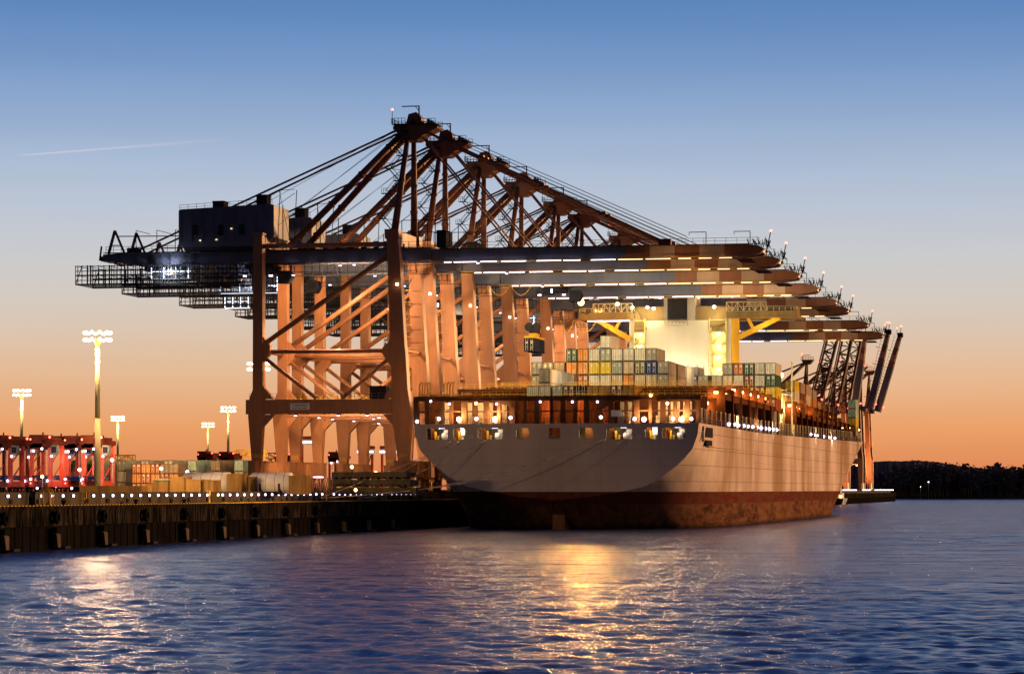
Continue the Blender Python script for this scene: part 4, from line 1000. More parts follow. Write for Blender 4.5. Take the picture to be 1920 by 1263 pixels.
# transverse lashing bridges and stanchions down the starboard side, coaming and hatch covers
p=MB(M['brown']); p.box(SXC-24.6,SXC+24.6,SY+15.2,SY+161,20.5,26.1); p.box(SXC-22,SXC+22,SY+182,SY+352,20.6,26.4); p.build('hatch_coaming',ship)
y=SY+27; k=0
hatch=MB(M['brown']); y+=14.4
while y<SY+148: 
    hatch.box(SXC-27.6,SXC+27.6,y,y+12.6,26.2,27.45); y+=14.4
y=SY+184
while y<SY+350: hatch.box(SXC-27.4+max(0,(y-SY-330))*.2,SXC+27.4-max(0,(y-SY-330))*.2,y,y+12.6,26.4,27.6); y+=14.4
hatch.build_each('hatch_cover',ship)
y=SY+25.3
ly=[]
while y<SY+150: ly.append(y); y+=14.4
y=SY+182.2
while y<SY+372: ly.append(y); y+=14.4
for i,y in enumerate(ly):
    w_=hb(y-SY,21)-.4; top=29.2 if y<SY+60 else 30.6
    if y>SY+300: top=28.5
    if i==0: top=26.6
    p=MB(M['brown'])
    for x in (SXC-w_,SXC-w_+3,SXC+w_-3,SXC+w_): p.box(x-.32,x+.32,y-.5,y+.5,20.5,top-1)
    p.box(SXC-w_-.4,SXC+w_+.4,y-.55,y+.55,top-1.3,top-.6); p.box(SXC+w_-2.7,SXC+w_-.35,y-.2,y+.1,20.5,top-3.5 if i%3 else top-1.3); p.box(SXC-w_,SXC+w_,y-.3,y+.3,23.4,23.6)
    if i%4!=3: p.box(SXC+w_-3.3,SXC+w_-.4,y-.15,y+.15,20.5,top-1.35)
    if i<14: plight((SXC+w_-1.8,y-1.7,top-2.4),SOD,900,.25)
    q=p.build('lashing_bridge',ship)
    p=MB(M['yellow']); p.rail((SXC-w_,y-.6,top-.6),(SXC+w_,y-.6,top-.6),1.0,1.6,.07); p.build('handrail',q)
    p=MB(G['sod']); p.cbox((SXC+w_-1.4,y-.75,top-1.6),(.75,.3,.45)); p.build('deck_lamp',q)
for y in (SY+240,SY+275,SY+318): plight((SXC+hb(y-SY,21)-.8,y,27.0),SOD,1700,.4)
p=MB(M['cream']); y=SY+6
while y<SY+405:
    x=SXC+hb(y-SY,22)-.5; z=sheer(y-SY)
    for d in (0,1.5): p.box(x-.18,x+.18,y+d-.15,y+d+.15,z,z+2.9)
    p.box(x-.2,x+.2,y-.2,y+1.7,z+2.8,z+3.0); y+=7.2
p.build_each('side_stanchion',ship,3)
p=MB(M['grey']); ypts=list(range(2,410,8))
for a,c in zip(ypts,ypts[1:]):
    p.rail((SXC+hb(a,22)-.2,SY+a,sheer(a)),(SXC+hb(c,22)-.2,SY+c,sheer(c)),1.1,2.,.07)
p.build('side_rail',ship)
p=MB(G['cool'])
for px,py in ((1366,795),(1376,795.5),(1384,797),(1394,798),(1402,799),(1411,800),(1419,801),(1427,802),(1435,803),(1442,804),(1449,805),(1455.5,805.5),(1520,814),(1527,815),(1532,816),(1544,818),(1554,819.5),(1565,821)):
    y=YatX(px,SXS-.3); p.sphere((SXS-.25,y,ZZ(py,SXS-.3,y)),.34+.06*random.random(),8)
p.build_each('side_lamp',ship)
for px in (1385,1420,1450,1530,1560):
    y=YatX(px,SXS); plight((SXS+.4,y,22.3),(1,.85,.65),700,.3)
p=MB(G['sod'])
for px,py in ((1580.5,800.5),(1590.5,802),(1600,804),(1609,805.5)):
    y=YatX(px,SXS-1); p.sphere((SXS-1,y,ZZ(py,SXS-1,y)),.6,8,.6)
p.build_each('forecastle_lamp',ship)
p=MB(M['cream']); y0=SY+372; p.box(SXC-8,SXC+8,y0,y0+22,23,27.5); p.prism([(SXC+14,23.2),(SXC+27.2,23.2),(SXC+27.6,26.8),(SXC+24,27.4)],y0-2,y0-1.4); p.tube((SXC,y0+30,23),(SXC,y0+30,38),.4,.2); p.build('forecastle_house',ship)
# accommodation block, bridge and funnel
AY=712.0
def AX(px): return XatY(px,AY)
p=MB(M['house']); p.box(AX(1210),AX(1328),AY,AY+14,20.6,49.9); 
for z in range(24,50,3): p.box(AX(1210)-.05,AX(1328)+.05,AY-.05,AY,z-.06,z+.06)
p.box(AX(1180),AX(1190),AY,AY+1.2,20.6,52); p.box(AX(1362),AX(1371),AY,AY+1.2,20.6,52)
p.box(AX(1248),AX(1290),AY-1.6,AY,48.6,48.9)
ac=p.build('accommodation_block',ship)
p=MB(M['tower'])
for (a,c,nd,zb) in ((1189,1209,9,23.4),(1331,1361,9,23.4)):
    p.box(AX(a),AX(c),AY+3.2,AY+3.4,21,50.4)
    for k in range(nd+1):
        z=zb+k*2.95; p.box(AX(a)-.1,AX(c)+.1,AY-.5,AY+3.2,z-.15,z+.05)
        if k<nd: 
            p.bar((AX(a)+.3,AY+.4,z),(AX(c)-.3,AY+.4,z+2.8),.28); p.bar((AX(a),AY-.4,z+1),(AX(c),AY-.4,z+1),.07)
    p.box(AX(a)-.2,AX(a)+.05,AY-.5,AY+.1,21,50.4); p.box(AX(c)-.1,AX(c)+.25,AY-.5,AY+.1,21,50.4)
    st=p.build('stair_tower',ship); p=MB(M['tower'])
p=MB(G['cool'] if False else G['warm'])
for (a,c) in ((1189,1209),(1331,1361)):
    for k in range(9): z=23.4+k*2.95+2.55; x=(AX(a)+AX(c))/2; p.box(x-.35,x+.35,AY+2.6,AY+2.9,z-.1,z+.1)
p.build_each('stair_lamp',st)
for (a,c) in ((1189,1209),(1331,1361)):
    for k in range(3,9): plight(((AX(a)+AX(c))/2,AY+1.6,23.4+k*2.95+2.2),(1,.86,.48),620,.2)
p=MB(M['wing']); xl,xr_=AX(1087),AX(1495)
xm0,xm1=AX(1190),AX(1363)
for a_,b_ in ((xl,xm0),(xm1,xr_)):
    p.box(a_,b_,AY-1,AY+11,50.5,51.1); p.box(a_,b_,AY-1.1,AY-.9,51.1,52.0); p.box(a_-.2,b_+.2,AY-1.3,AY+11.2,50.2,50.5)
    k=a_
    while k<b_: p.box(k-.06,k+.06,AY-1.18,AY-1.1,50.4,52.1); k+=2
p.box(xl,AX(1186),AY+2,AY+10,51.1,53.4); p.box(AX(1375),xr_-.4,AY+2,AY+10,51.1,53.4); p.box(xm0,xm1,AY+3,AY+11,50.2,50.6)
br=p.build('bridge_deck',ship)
for a_,b_,x0 in ((xl,xm0,AX(1150)),(xm1,xr_,AX(1400))):
    p=MB(M['cream']); p.rail((a_,AY-.9,52.0),(b_,AY-.9,52.0),1.0,1.5,.09); p.lattice((x0-5,AY-.9,52.0),(x0+5,AY-.9,52.0),(0,0,1),2.2,1.4,.12); p.build('handrail',br)
p=MB(M['glass']); p.box(xl+1,AX(1180),AY+1.94,AY+2,52.1,53.1); p.box(AX(1380),xr_-1.2,AY+1.94,AY+2,52.1,53.1)
p.build('window_band',br)
p=MB(M['yellow']); 
p.box(AX(1372),AX(1386),AY-.4,AY+.9,21,50.3)
for pts in (((1378,672),),): pass
def brc(x0,z0,x1,z1,w_): p.bar((AX(x0),AY+.2,z0),(AX(x1),AY+.2,z1),w_)
brc(1381,45.2,1462,50.4,1.25); brc(1402,50.4,1412,47.6,.8)
brc(1183,45.2,1118,50.4,1.25); brc(1164,50.4,1153,47.6,.8)
p.prism([(AX(1372),50.3),(AX(1386),50.3),(AX(1386),47.5),(AX(1372),43)],AY-.5,AY-.4)
p.build_each('bracket',br)
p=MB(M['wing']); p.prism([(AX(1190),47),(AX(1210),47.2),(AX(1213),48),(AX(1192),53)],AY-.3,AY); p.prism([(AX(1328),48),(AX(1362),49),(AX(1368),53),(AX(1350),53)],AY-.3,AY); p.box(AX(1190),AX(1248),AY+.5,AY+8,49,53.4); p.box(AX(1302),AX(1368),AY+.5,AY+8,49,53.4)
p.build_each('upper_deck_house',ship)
p=MB(M['dark']); p.box(AX(1252),AX(1289),AY-.5,AY+9,49.9,56.0); fn=p.build('funnel',ship)
p=MB(M['silver']); p.box(AX(1245),AX(1252),AY-.3,AY+9,49.9,56.2); p.box(AX(1289),AX(1304),AY-.3,AY+9,49.9,56.2); p.rail((AX(1248),AY-1.5,48.9),(AX(1290),AY-1.5,48.9),1.1,.9,.1); p.build('funnel_casing',fn)
p=MB(G['warm'])
for px,py in ((1188,577),(1216,577),(1228,579),(1341,576),(1312,557),(1333,554),(1350,555),(1375,555),(1240,558)): p.sphere((AX(px),AY-1.9,ZZ(py,AX(px),AY)),.42,8)
p.build_each('flood_lamp',br)
p=MB(M['dark']); p.bar((AX(1100)+.5,AY-1,51.6),(AX(1100)+.5,AY-10.5,51.6),.2); p.use(G['sod']); p.sphere((AX(1100)+.5,AY-10.8,ZZ(572,AX(1100),AY)),.8,10); p.build('flood_lamp',br); p=MB(G['sod']); p.sphere((AX(1160),AY-2,ZZ(571,AX(1160),AY)),.5,8); p.build('flood_lamp',br)
p=MB(G['cool']); p.box(AX(1104),AX(1182),AY-1.6,AY-1.5,49.75,49.95); p.build('strip_lamp',br)
p=MB(M['yellow'])
for a,c in ((1056,1081),(1084,1124)): 
    x0,x1=AX(a),AX(c); pts=[(x0+(x1-x0)*u,AY-4,50-3.0*math.sin(math.pi*u)) for u in (0,.12,.25,.4,.55,.7,.85,1)]; p.path(pts,.12)
p.build('hanging_cable',br)
plight((AX(1100)+.5,AY-11,ZZ(572,AX(1100),AY)-.4),(1,.48,.10),9000,1.0,'bridge_wing_light')
spot((AX(1100)+.5,AY-12,51),(-39,230,0),(1,.46,.10),85000,11,.8,.4)
spot((AX(1216),AY-3,51),(-34,235,0),(1,.58,.30),8000,13,.8,.5)
for px in (1200,1228,1341): plight((AX(px),AY-2.6,51),(1,.82,.42),700,.4)
# floodlights standing on the hatch in front of the house
for px,zt in ((1245,31),(1300,31)): 
    x=XatY(px,AY-8); p=MB(M['grey']); p.box(x-.15,x+.15,AY-8,AY-7.8,27.6,33.6); p.use(G['warm']); p.box(x-.5,x+.5,AY-7.8,AY-7.5,33.4,34.2); p.build('flood_mast',ship)
    spot((x,AY-7,33.9),(x,AY,38),(1,.86,.60),4800,150,.4,.9)
spot((AX(1376),AY-4,31),(AX(1380),AY,46),(1,.72,.2),3500,120,.4,.9); spot((AX(1190),AY-4,31),(AX(1180),AY,46),(1,.72,.2),2500,120,.4,.9)
plight((AX(1440),AY-3.5,47.5),(1,.75,.25),900,.4); plight((AX(1140),AY-3.5,47),(1,.65,.2),900,.4)
# side tower with lit stairs near the accommodation, starboard
p=MB(M['cream']); ty=YatX(1484,SXS-1); p.box(SXS-8,SXS-3,ty-2,ty+9,20.7,31.5); p.box(SXS-1.1,SXS-.7,ty-.1,ty+.3,20.7,40.0); p.box(SXS-7.6,SXS-3.4,ty-2.1,ty-2.0,24,24.2); p.box(SXS-9,SXS-2,ty-2.4,ty+9,31.5,31.8); p.rail((SXS-9,ty-2.3,31.8),(SXS-2,ty-2.3,31.8),1,1,.1); p.build('gangway_house',ship)
p=MB(G['cool']); p.box(SXS-6.6,SXS-3.6,ty-2.3,ty-2.1,27.2,27.5); p.box(SXS-6,SXS-4.2,ty-2.3,ty-2.1,21.7,21.95); p.use(G['sod']); p.sphere((SXS-.9,ty-26,ZZ(703,SXS-1,ty-26)),.7,10); p.build('deck_lamp',ship)
plight((SXS-5,ty-6,30),(1,.76,.36),2600,.4); plight((SXS-5,ty-6,24),(1,.78,.42),1600,.4); plight((SXS+.6,ty-27,ZZ(703,SXS-1,ty-26)),SOD,1800,.5)
# mooring ropes: each its own thing
def rope(a,b_,sag,lab,r=.085):
    pts=[Vector(a).lerp(Vector(b_),u)-Vector((0,0,sag*math.sin(math.pi*u))) for u in [k/12 for k in range(13)]]
    p=MB(M['rope']); p.path(pts,r,6); return tag(p.build('mooring_rope',None,b_),lab,'rope','mooring ropes at the stern')
bx=QX-1.6
rope((XatY(847,SY),SY-.1,17.2),(bx,512,QZ+.5),.3,'short mooring rope from the left stern opening down past the hull edge to the quay')
rope((XatY(912,SY),SY-.1,17.3),(bx,512,QZ+.45),.4,'mooring rope from the third stern opening down left to the quay bollard')
rope((XatY(1137,SY),SY-.1,17.4),(bx,512,QZ+.4),1.6,'long mooring rope sweeping across the whole grey stern from the right openings')
rope((XatY(1178,SY),SY-.1,17.2),(bx+.2,487,QZ+.6),2.2,'lowest and faintest mooring rope across the grey stern',.06)
rope((XatY(862,SY),SY-.1,17.1),(bx,487,QZ+.6),.2,'mooring rope running farthest left along the quay wall',.06)
# ================================================================== containers
CW,CHH,CL=2.44,2.78,12.19
meshes={}
def cont_mesh(c,L_=CL,H_=CHH):
    k=(c,L_,H_)
    if k in meshes: return meshes[k]
    mt=contmat(c); p=MB(mt); 
    p.box(-CW/2+.06,CW/2-.06,.08,L_-.06,.12,H_-.04)
    for x in (-CW/2+.08,CW/2-.08):
        for y in (.08,L_-.08): p.box(x-.08,x+.08,y-.08,y+.08,0,H_)
    for y in (.06,L_-.06):
        for z in (.09,H_-.08): p.box(-CW/2+.16,CW/2-.16,y-.06,y+.06,z-.08,z+.08)
    for x in (-CW/2+.06,CW/2-.06):
        for z in (.09,H_-.08): p.box(x-.05,x+.05,.16,L_-.16,z-.08,z+.08)
    me=bpy.data.meshes.new('container_body'); me.from_pydata(p.v,[],p.f); me.materials.append(mt); me.update()
    d=MB(mt); d.box(-1.1,-.02,-.03,.02,.2,H_-.18); d.box(.02,1.1,-.03,.02,.2,H_-.18)
    bar_=contmat('white' if c in('blue','navy','brown','dkgreen','olive','rust','black','orange') else 'olive'); d.use(bar_)
    for x in (-.82,-.34,.34,.82): d.box(x-.035,x+.035,-.09,-.03,.15,H_-.15)
    for x in (-.6,.6): d.box(x-.25,x+.25,-.1,-.06,1.0,1.08)
    d.use(contmat('black')); d.box(-1.19,-1.12,-.06,.0,.05,H_-.05); d.box(1.12,1.19,-.06,.0,.05,H_-.05); d.box(-1.1,1.1,-.06,.0,.0,.12); d.box(-1.1,1.1,-.06,.0,H_-.12,H_-.02); d.box(-.03,.03,-.06,-.03,.2,H_-.2)
    d.use(contmat('white')); rr=random.Random(hash(c)%1000 if False else len(c)*7+ord(c[0]))
    if c not in ('amber','black','tan','orange'):
        for x in (-.58,.58): d.box(x-.2,x+.2,-.045,-.031,1.75,2.2)
    d.box(.25,.9,-.045,-.031,2.33,2.45); d.box(.3,.55,-.045,-.031,.55,.8)
    dm=bpy.data.meshes.new('container_door'); dm.from_pydata(d.v,[],d.f)
    for m_ in d.mats: dm.materials.append(m_)
    dm.polygons.foreach_set('material_index',d.mi); dm.update()
    meshes[k]=(me,dm); return meshes[k]
CN={'white':'off-white','cream':'cream','grey':'grey','greygreen':'grey-green','olive':'olive','orange':'orange','yellow':'yellow','blue':'blue','navy':'dark navy','brown':'dark brown','rust':'rust-red','green':'green','dkgreen':'dark green','amber':'amber-lit brown','black':'near-black','tan':'tan','mint':'pale mint','red':'red'}
def container(c,x,y,z,label,group,L_=CL,H_=CHH,doors=True):
    me,dm=cont_mesh(c,L_,H_); o=bpy.data.objects.new('shipping_container',me); COL.objects.link(o); o.location=(x,y,z)
    tag(o,label,'container',group)
    if doors: d=bpy.data.objects.new('door',dm); COL.objects.link(d); d.parent=o
    return o
O=['first','second','third','fourth','fifth','sixth','seventh','eighth','ninth','tenth','eleventh','twelfth','thirteenth','fourteenth']
TN=['lowest','second','third','fourth','top']
P_=2.56
# bay A, one tier nearest the stern
yA=573.2
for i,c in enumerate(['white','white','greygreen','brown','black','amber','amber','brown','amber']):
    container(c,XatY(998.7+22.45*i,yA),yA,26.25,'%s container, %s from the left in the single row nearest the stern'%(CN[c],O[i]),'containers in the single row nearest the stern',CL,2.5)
# left lit columns behind it
for j,(y,nn) in enumerate(((597,2),(611,2),(625.5,2))):
    x=XatY(1021,597)
    for k in range(nn):
        container('white' if j<2 else 'cream',x,y,27.45+2.9*k,'off-white container in the bright left-end column, %s bay from the stern, %s tier'%(O[j],TN[k]),'containers at the left end of the aft stacks',CL,2.85)
# bay B main stack
yB=628.0; x0=XatY(1071.5,yB)
B=[['tan','rust','white','white','cream','orange','cream','white','grey'],
   ['cream','rust','white','white','cream','orange','cream','cream','grey'],
   ['orange','orange','yellow','yellow','greygreen','cream','olive','blue','grey'],
   ['dkgreen','orange','white','greygreen','white','white','white','grey'],
   [None,None,None,'white']]
for t_,row in enumerate(B):
    for i,c in enumerate(row):
        if c: container(c,x0+P_*i,yB,27.45+2.88*t_,'%s container, %s tier, %s column from the left of the big aft stack'%(CN[c],TN[t_],O[i]),'containers in the big aft stack',CL,2.82)
for i,(c,k) in enumerate((('tan',3),('grey',3),('grey',3))):
    for q in range(k):
        cc=c if q<2 else ['grey','grey','tan'][2-i]
        container(cc,x0-P_*(i+1)-.2,yB,27.45+2.88*q,'%s container, %s tier, %s column left of the big aft stack'%(CN[cc],TN[q],O[i]),'containers left of the big aft stack',CL,2.82)
# second bay behind the right end of B
for i,c in enumerate(('grey','white')):
    for q in range(3): container(c,x0+P_*(8-i*0),yB+14.2*(i+1),27.45+2.88*q,'%s container, %s bay behind the aft stack right column, %s tier'%(CN[c],O[i+1],TN[q]),'containers behind the right column of the aft stack',CL,2.82)
# bay C to starboard
yC=680.0
rows={0:[(1279.5,'brown'),(1298.5,'blue'),(1318,'greygreen'),(1344,'white'),(1364,'white'),(1384.5,'white'),(1404.5,'brown'),(1424.5,'brown'),(1445,'yellow')],
 1:[(1279.5,'rust'),(1298.5,'blue'),(1318,'greygreen'),(1344,'white'),(1364,'cream'),(1384.5,'white'),(1404.5,'brown'),(1424.5,'white'),(1445,'dkgreen')],
 2:[(1364,'grey'),(1384.5,'rust'),(1404.5,'dkgreen'),(1424.5,'white'),(1445,'white')]}
cz={0:29.35,1:32.15,2:34.95}
for t_,row in rows.items():
    for i,(px,c) in enumerate(row):
        container(c,XatY(px,yC),yC,cz[t_],'%s container, %s tier, %s column from the starboard side, beside white house'%(CN[c],TN[t_],O[len(row)-1-i]),'containers in the stack right of the white house')
for i,px in enumerate((1404.5,1424.5,1445)):
    c=('brown','brown','rust')[i]; container(c,XatY(px,yC),yC,26.5,'%s container under the right stack by orange deck lamps, %s of three'%(CN[c],O[i]),'containers under the right stack')
x=XatY(1452,yC)
for q in range(2): container('tan',SXS-1.6,yC,20.7+2.85*q,'tan container at the ship side below the yellow container, %s of two'%('lower','upper')[q],'containers at the ship side below the yellow one')
# flat rack on top
x=XatY(1298.5,yC); t=thing('flat_rack',(x,yC,34.93),'grey open flat rack with upright end frames standing on the blue container','flat rack')
p=MB(contmat('grey')); p.box(x-1.2,x+1.2,yC,yC+12,34.94,35.3); p.box(x-1.1,x+1.1,yC+2,yC+10,35.3,37.0); p.build('platform',t)
p=MB(contmat('grey'))
for e in (yC,yC+11.8):
    p.box(x-1.2,x-1.0,e,e+.2,35.3,37.6); p.box(x+1,x+1.2,e,e+.2,35.3,37.6); p.box(x-1,x+1,e,e+.2,35.3,36.9)
p.build_each('end_frame',t,3)
# forward bays along the starboard edge
fw=[(742,['white','white','yellow'],2),(757,['brown','brown','tan'],2),(772,['tan','cream','tan'],3),(787,['cream','tan','tan'],3),(801.5,['tan','cream','cream'],3),(816,['tan','orange','tan'],3),(830.5,['brown','tan'],3),(845,['tan','brown'],2)]
for j,(y,cs,nt_) in enumerate(fw):
    for i in range(4):
        for q,c in enumerate(cs):
            if (i*3+j+q)%7==5 and q==len(cs)-1: continue
            if i==0 and j>2 and q>0: continue
            container(c,SXS-3.2-P_*i,y,27.6+CHH*q,'%s container, %s bay forward of the house, %s from starboard side, %s tier'%(CN[c],O[j],O[i],TN[q]),'containers forward of the house')
for q,c in enumerate(['tan','yellow','mint','mint']):
    y=905; container(c,XatY(1597,y),y,24.6+2.85*q,'%s container, %s of the tall last stack near the bow'%(CN[c],('lowest','second','third','topmost')[q]),'containers in the last stack near the bow',CL,2.82)
for i in range(3):
    for q,c in enumerate(['brown','tan']): container(c,XatY(1597,905)-P_*(i+2),905,24.6+2.85*q,'%s container left of the last bow stack, %s column, %s tier'%(CN[c],O[i],TN[q]),'containers left of the last bow stack')
spot((-84,880,38),(-88,905,32),(1,.85,.55),6000,90,.4)  # added spot with no lamp behind it, brightens the last bow stack
c='white'; container('navy',sx,sy-6.1,38.9,'dark navy container hanging from the crane spreader left of the stacks','',CL,2.9)
for o in COL.objects:
    if o.get('group')=='' : del o['group']
# added spots in mid-air above the deck, without fittings, to brighten the aft stacks
for (x,y,z,pw) in ((-118,600,46,22000),(-102,600,46,22000),(-96,652,45,15000),(-82,655,45,15000),(-120,560,36,5000),(-100,560,36,5000)): spot((x,y,z),(x,y+24,z-16),(1,.82,.52),pw*1.25,150,.6)
# ================================================================== yard and apron
# high masts
def mast(px,py,label,first=None):
    d=(42.5-CH)*F/(HY-py); x,y=XY(px,d)
    return x,y,d
ms=[(183,632,'tall bright lamp mast, largest of the yard masts, at the left'),(41,737,'lamp mast at the far left edge behind the red carriers'),(221,785,'short distant lamp mast just right of the tall one'),
    (390,797,'distant lamp mast, left of the pair before the nearest crane leg'),(428,768,'lamp mast, taller one of the pair before the nearest crane leg'),(485,688,'lamp mast half hidden behind the nearest crane leg'),(645,790,'lamp mast seen through the nearest crane portal')]
x,y,d=mast(183,632,'')
t=thing('light_mast',(x,y,GZ),ms[0][2],'lamp mast','lamp masts of the yard'); mast0=t
p=MB(M['mastp']); p.tube((x,y,GZ),(x,y,24),.78,.62,14); p.tube((x,y,24.01),(x,y,41.5),.60,.45,14); p.build('pole',t)
p=MB(M['yellow']); p.tube((x,y,41),(x,y,42.0),.7,n=12)
for z in (42.0,43.6):
    for k in range(12):
        a=2*math.pi*k/12; b_=2*math.pi*(k+1)/12; p.bar((x+2.7*math.cos(a),y+2.7*math.sin(a),z),(x+2.7*math.cos(b_),y+2.7*math.sin(b_),z),.16)
        if k%3==0: p.bar((x,y,z),(x+2.7*math.cos(a),y+2.7*math.sin(a),z),.14)
p.build('lamp_ring',t)
p=MB(G['warm'])
for z in (42.0,43.6):
    for k in range(10):
        a=2*math.pi*k/10+.2; p.sphere((x+2.9*math.cos(a),y+2.9*math.sin(a),z-.1),.5,8,.8)
p.build('flood_lamp',t)
mpos=[(x,y)]
for px,py,l in ms[1:]:
    x2,y2,d2=mast(px,py,''); copy_tree(t,(x2,y2,GZ),l); mpos.append((x2,y2))
for (x2,y2) in mpos: plight((x2-.5,y2-4.5,38),(1,.78,.45),5000,.5,'mast_light')  # added fill in front of each pole, apart from its lamps, to brighten it
for (x2,y2) in mpos[:3]: plight((x2,y2,40.3),(1,.56,.28),20000 if (x2,y2)!=mpos[0] else 50000,2.2,'mast_light')
plight((mpos[5][0],mpos[5][1],40.3),(1,.66,.34),16000,2,'mast_light')
# yard containers
def yard(px,d,z,c,label,H_=2.85):
    x,y=XY(px,d); return container(c,x,y,GZ+z,label,'containers stacked in the yard',CL,H_)
yl=[(188,'green','dark-ended green'),(200,'white','off-white'),(236,'grey','grey'),(262,'greygreen','grey-green'),(302,'grey','grey'),(330,'grey','grey')]
top=['green','grey','greygreen','grey','greygreen','mint','tan','mint']; mid_=['white','tan','white','navy','tan','white','tan','greygreen']
for i in range(8):
    for q in range(3):
        cc=(top[i],mid_[i],'grey')[2-q]
        yard(140+44*i,722,2.76*q,cc,'%s yard container, %s column of the long back row, %s tier'%(CN[cc],O[i],('bottom','middle','upper')[q]),2.74)
for i,px in enumerate((256,273.5,291,308.5,326)):
    for q in range(3):
        c='rust' if (i+q)%2==0 else 'orange'
        if i>2 and q==2: c='tan'
        yard(px,716,2.42*q,c,'%s yard container in the warm coloured block, %s from left, %s tier'%(CN[c],O[i],('bottom','middle','upper')[q]),2.4)
for i,(px,py,d,g_) in enumerate(((211,862,700,'warm'),(303,878,690,'sod'),(150,880,690,'warm'),(80,893,690,'sod'),(352,884,705,'cool'),(455,872,900,'sod'),(556,800,900,'warm'),(652,812,900,'warm'),(527,803,860,'warm'),(738,822,880,'warm'),(600,880,900,'cool'),(705,885,900,'sod'))):
    x,y=XY(px,d); z=ZZ(py,x,y); t=thing('lamp_post',(x,y,GZ),'small %s lamp on a thin post, %s of the small yard lamps'%({'warm':'pale','sod':'orange','cool':'white'}[g_],O[i]),'lamp','small yard lamps')
    p=MB(M['grey']); p.tube((x,y,GZ),(x,y,z),.12,n=6); p.build('post',t); p=MB(G[g_]); p.sphere((x,y-.3,z),.42,8); p.build('bulb',t)
# row seen farther back toward the middle of the picture
for i,(px,c) in enumerate(((470,'blue'),(506,'green'),(590,'brown'),(628,'blue'),(668,'tan'),(706,'red'))):
    yard(px,1000,0,c,'%s yard container on the ground behind the crane portals, %s from the left'%(CN[c],O[i])); 
    if i%2: yard(px,1000,2.87,c,'%s yard container stacked second high behind the crane portals, %s column'%(CN[c],O[i]))
for i in range(9):
    c=['tan','grey','rust','greygreen','tan','orange','grey','tan','mint'][i]; yard(20+18*i,860,0,c,'%s yard container behind the red carriers, %s from the left'%(CN[c],O[i]))
x,y=XY(240,690)
t=thing('open_top_bin',(x,y,GZ),'small white open bin in front of the yard containers','bin')
p=MB(M['white']); p.box(x-2.2,x+2.2,y,y+.2,GZ+.2,GZ+1.1); p.box(x-2.2,x+2.2,y+4,y+4.2,GZ+.2,GZ+1.1); p.box(x-2.2,x-2,y+.2,y+4,GZ+.2,GZ+1.6); p.box(x+2,x+2.2,y+.2,y+4,GZ+.2,GZ+1.6); p.box(x-2,x+2,y+.2,y+4,GZ+.2,GZ+.4); p.build('shell',t)
p=MB(M['dark']); p.box(x-2,x-1.6,y-.05,y,GZ,GZ+.9); p.box(x+1.6,x+2,y-.05,y,GZ,GZ+.9); p.build('rib',t)
# orange cladded low platform (photo: long amber slab behind the wall)
def apron(px,Xw): 
    return YatX(px,Xw)
X_=-158.; y0,y1=YatX(150,X_),YatX(150,X_)
p=MB(M['wood']); d=440; a=XY(150,d); b2_=XY(272,d); p.box(a[0],b2_[0],a[1],a[1]+5,GZ,GZ+1.45)
for k in range(12): xx=a[0]+(b2_[0]-a[0])*k/11; p.box(xx-.06,xx+.06,a[1]-.05,a[1],GZ,GZ+1.4)
tag(p.build('timber_platform',None,(a[0],a[1],GZ)),'long low amber timber platform just behind the quay wall','platform')
# plywood crates
def crate(px0,px1,h,d,label,dep=3.5,z=0):
    a=XY(px0,d); b_=XY(px1,d); w_=b_[0]-a[0]; x=a[0]; y=a[1]; t=thing('wooden_crate',(x+w_/2,y,GZ+z),label,'crate','plywood crates on the quay')
    p=MB(M['wood']); p.box(x,x+w_,y,y+dep,GZ+z+.12,GZ+z+h); p.build('panel',t)
    p=MB(M['wood']); n=max(2,int(w_/1.2))
    for k in range(n+1): xx=x+w_*k/n; p.box(xx-.07,xx+.07,y-.06,y,GZ+z+.12,GZ+z+h)
    p.box(x,x+w_,y-.09,y-.06,GZ+z+.12,GZ+z+.3); p.box(x,x+w_,y-.09,y-.06,GZ+z+h-.2,GZ+z+h)
    for k in range(5): yy=y+dep*k/4; p.box(x+w_,x+w_+.06,yy-.06,yy+.06,GZ+z+.12,GZ+z+h)
    for k in range(3): xx=x+w_*(k+.5)/3; p.box(xx-.1,xx+.1,y,y+dep,GZ+z,GZ+z+.12)
    p.build('batten',t)
crate(276,288,1.9,462,'narrow dark plywood crate at the left end of the crates')
crate(288,317,2.35,460,'square plywood crate with a green tarpaulin edge, second from left')
crate(319,348,2.9,460,'tall plywood crate in the middle of the crate group')
crate(348.5,378,2.5,460,'long plywood crate right of the tallest one',5)
crate(379,402,2.4,461,'dark plywood crate before the first white tank')
crate(426,455,3.5,475,'tall plywood crate covering the right end of the first white tank')
crate(457,470,3.0,478,'narrow plywood crate between the two white tanks')
crate(542,574,3.2,480,'plywood crate covering the right end of the second white tank')
a=XY(288,459.5); p=MB(contmat('mint')); p.box(a[0],a[0]+2.5,a[1],a[1]+3.6,GZ+2.36,GZ+2.6); tag(p.build('tarpaulin',None,(a[0],a[1],GZ+2.36)),'pale green tarpaulin on top of the second plywood crate','tarpaulin')
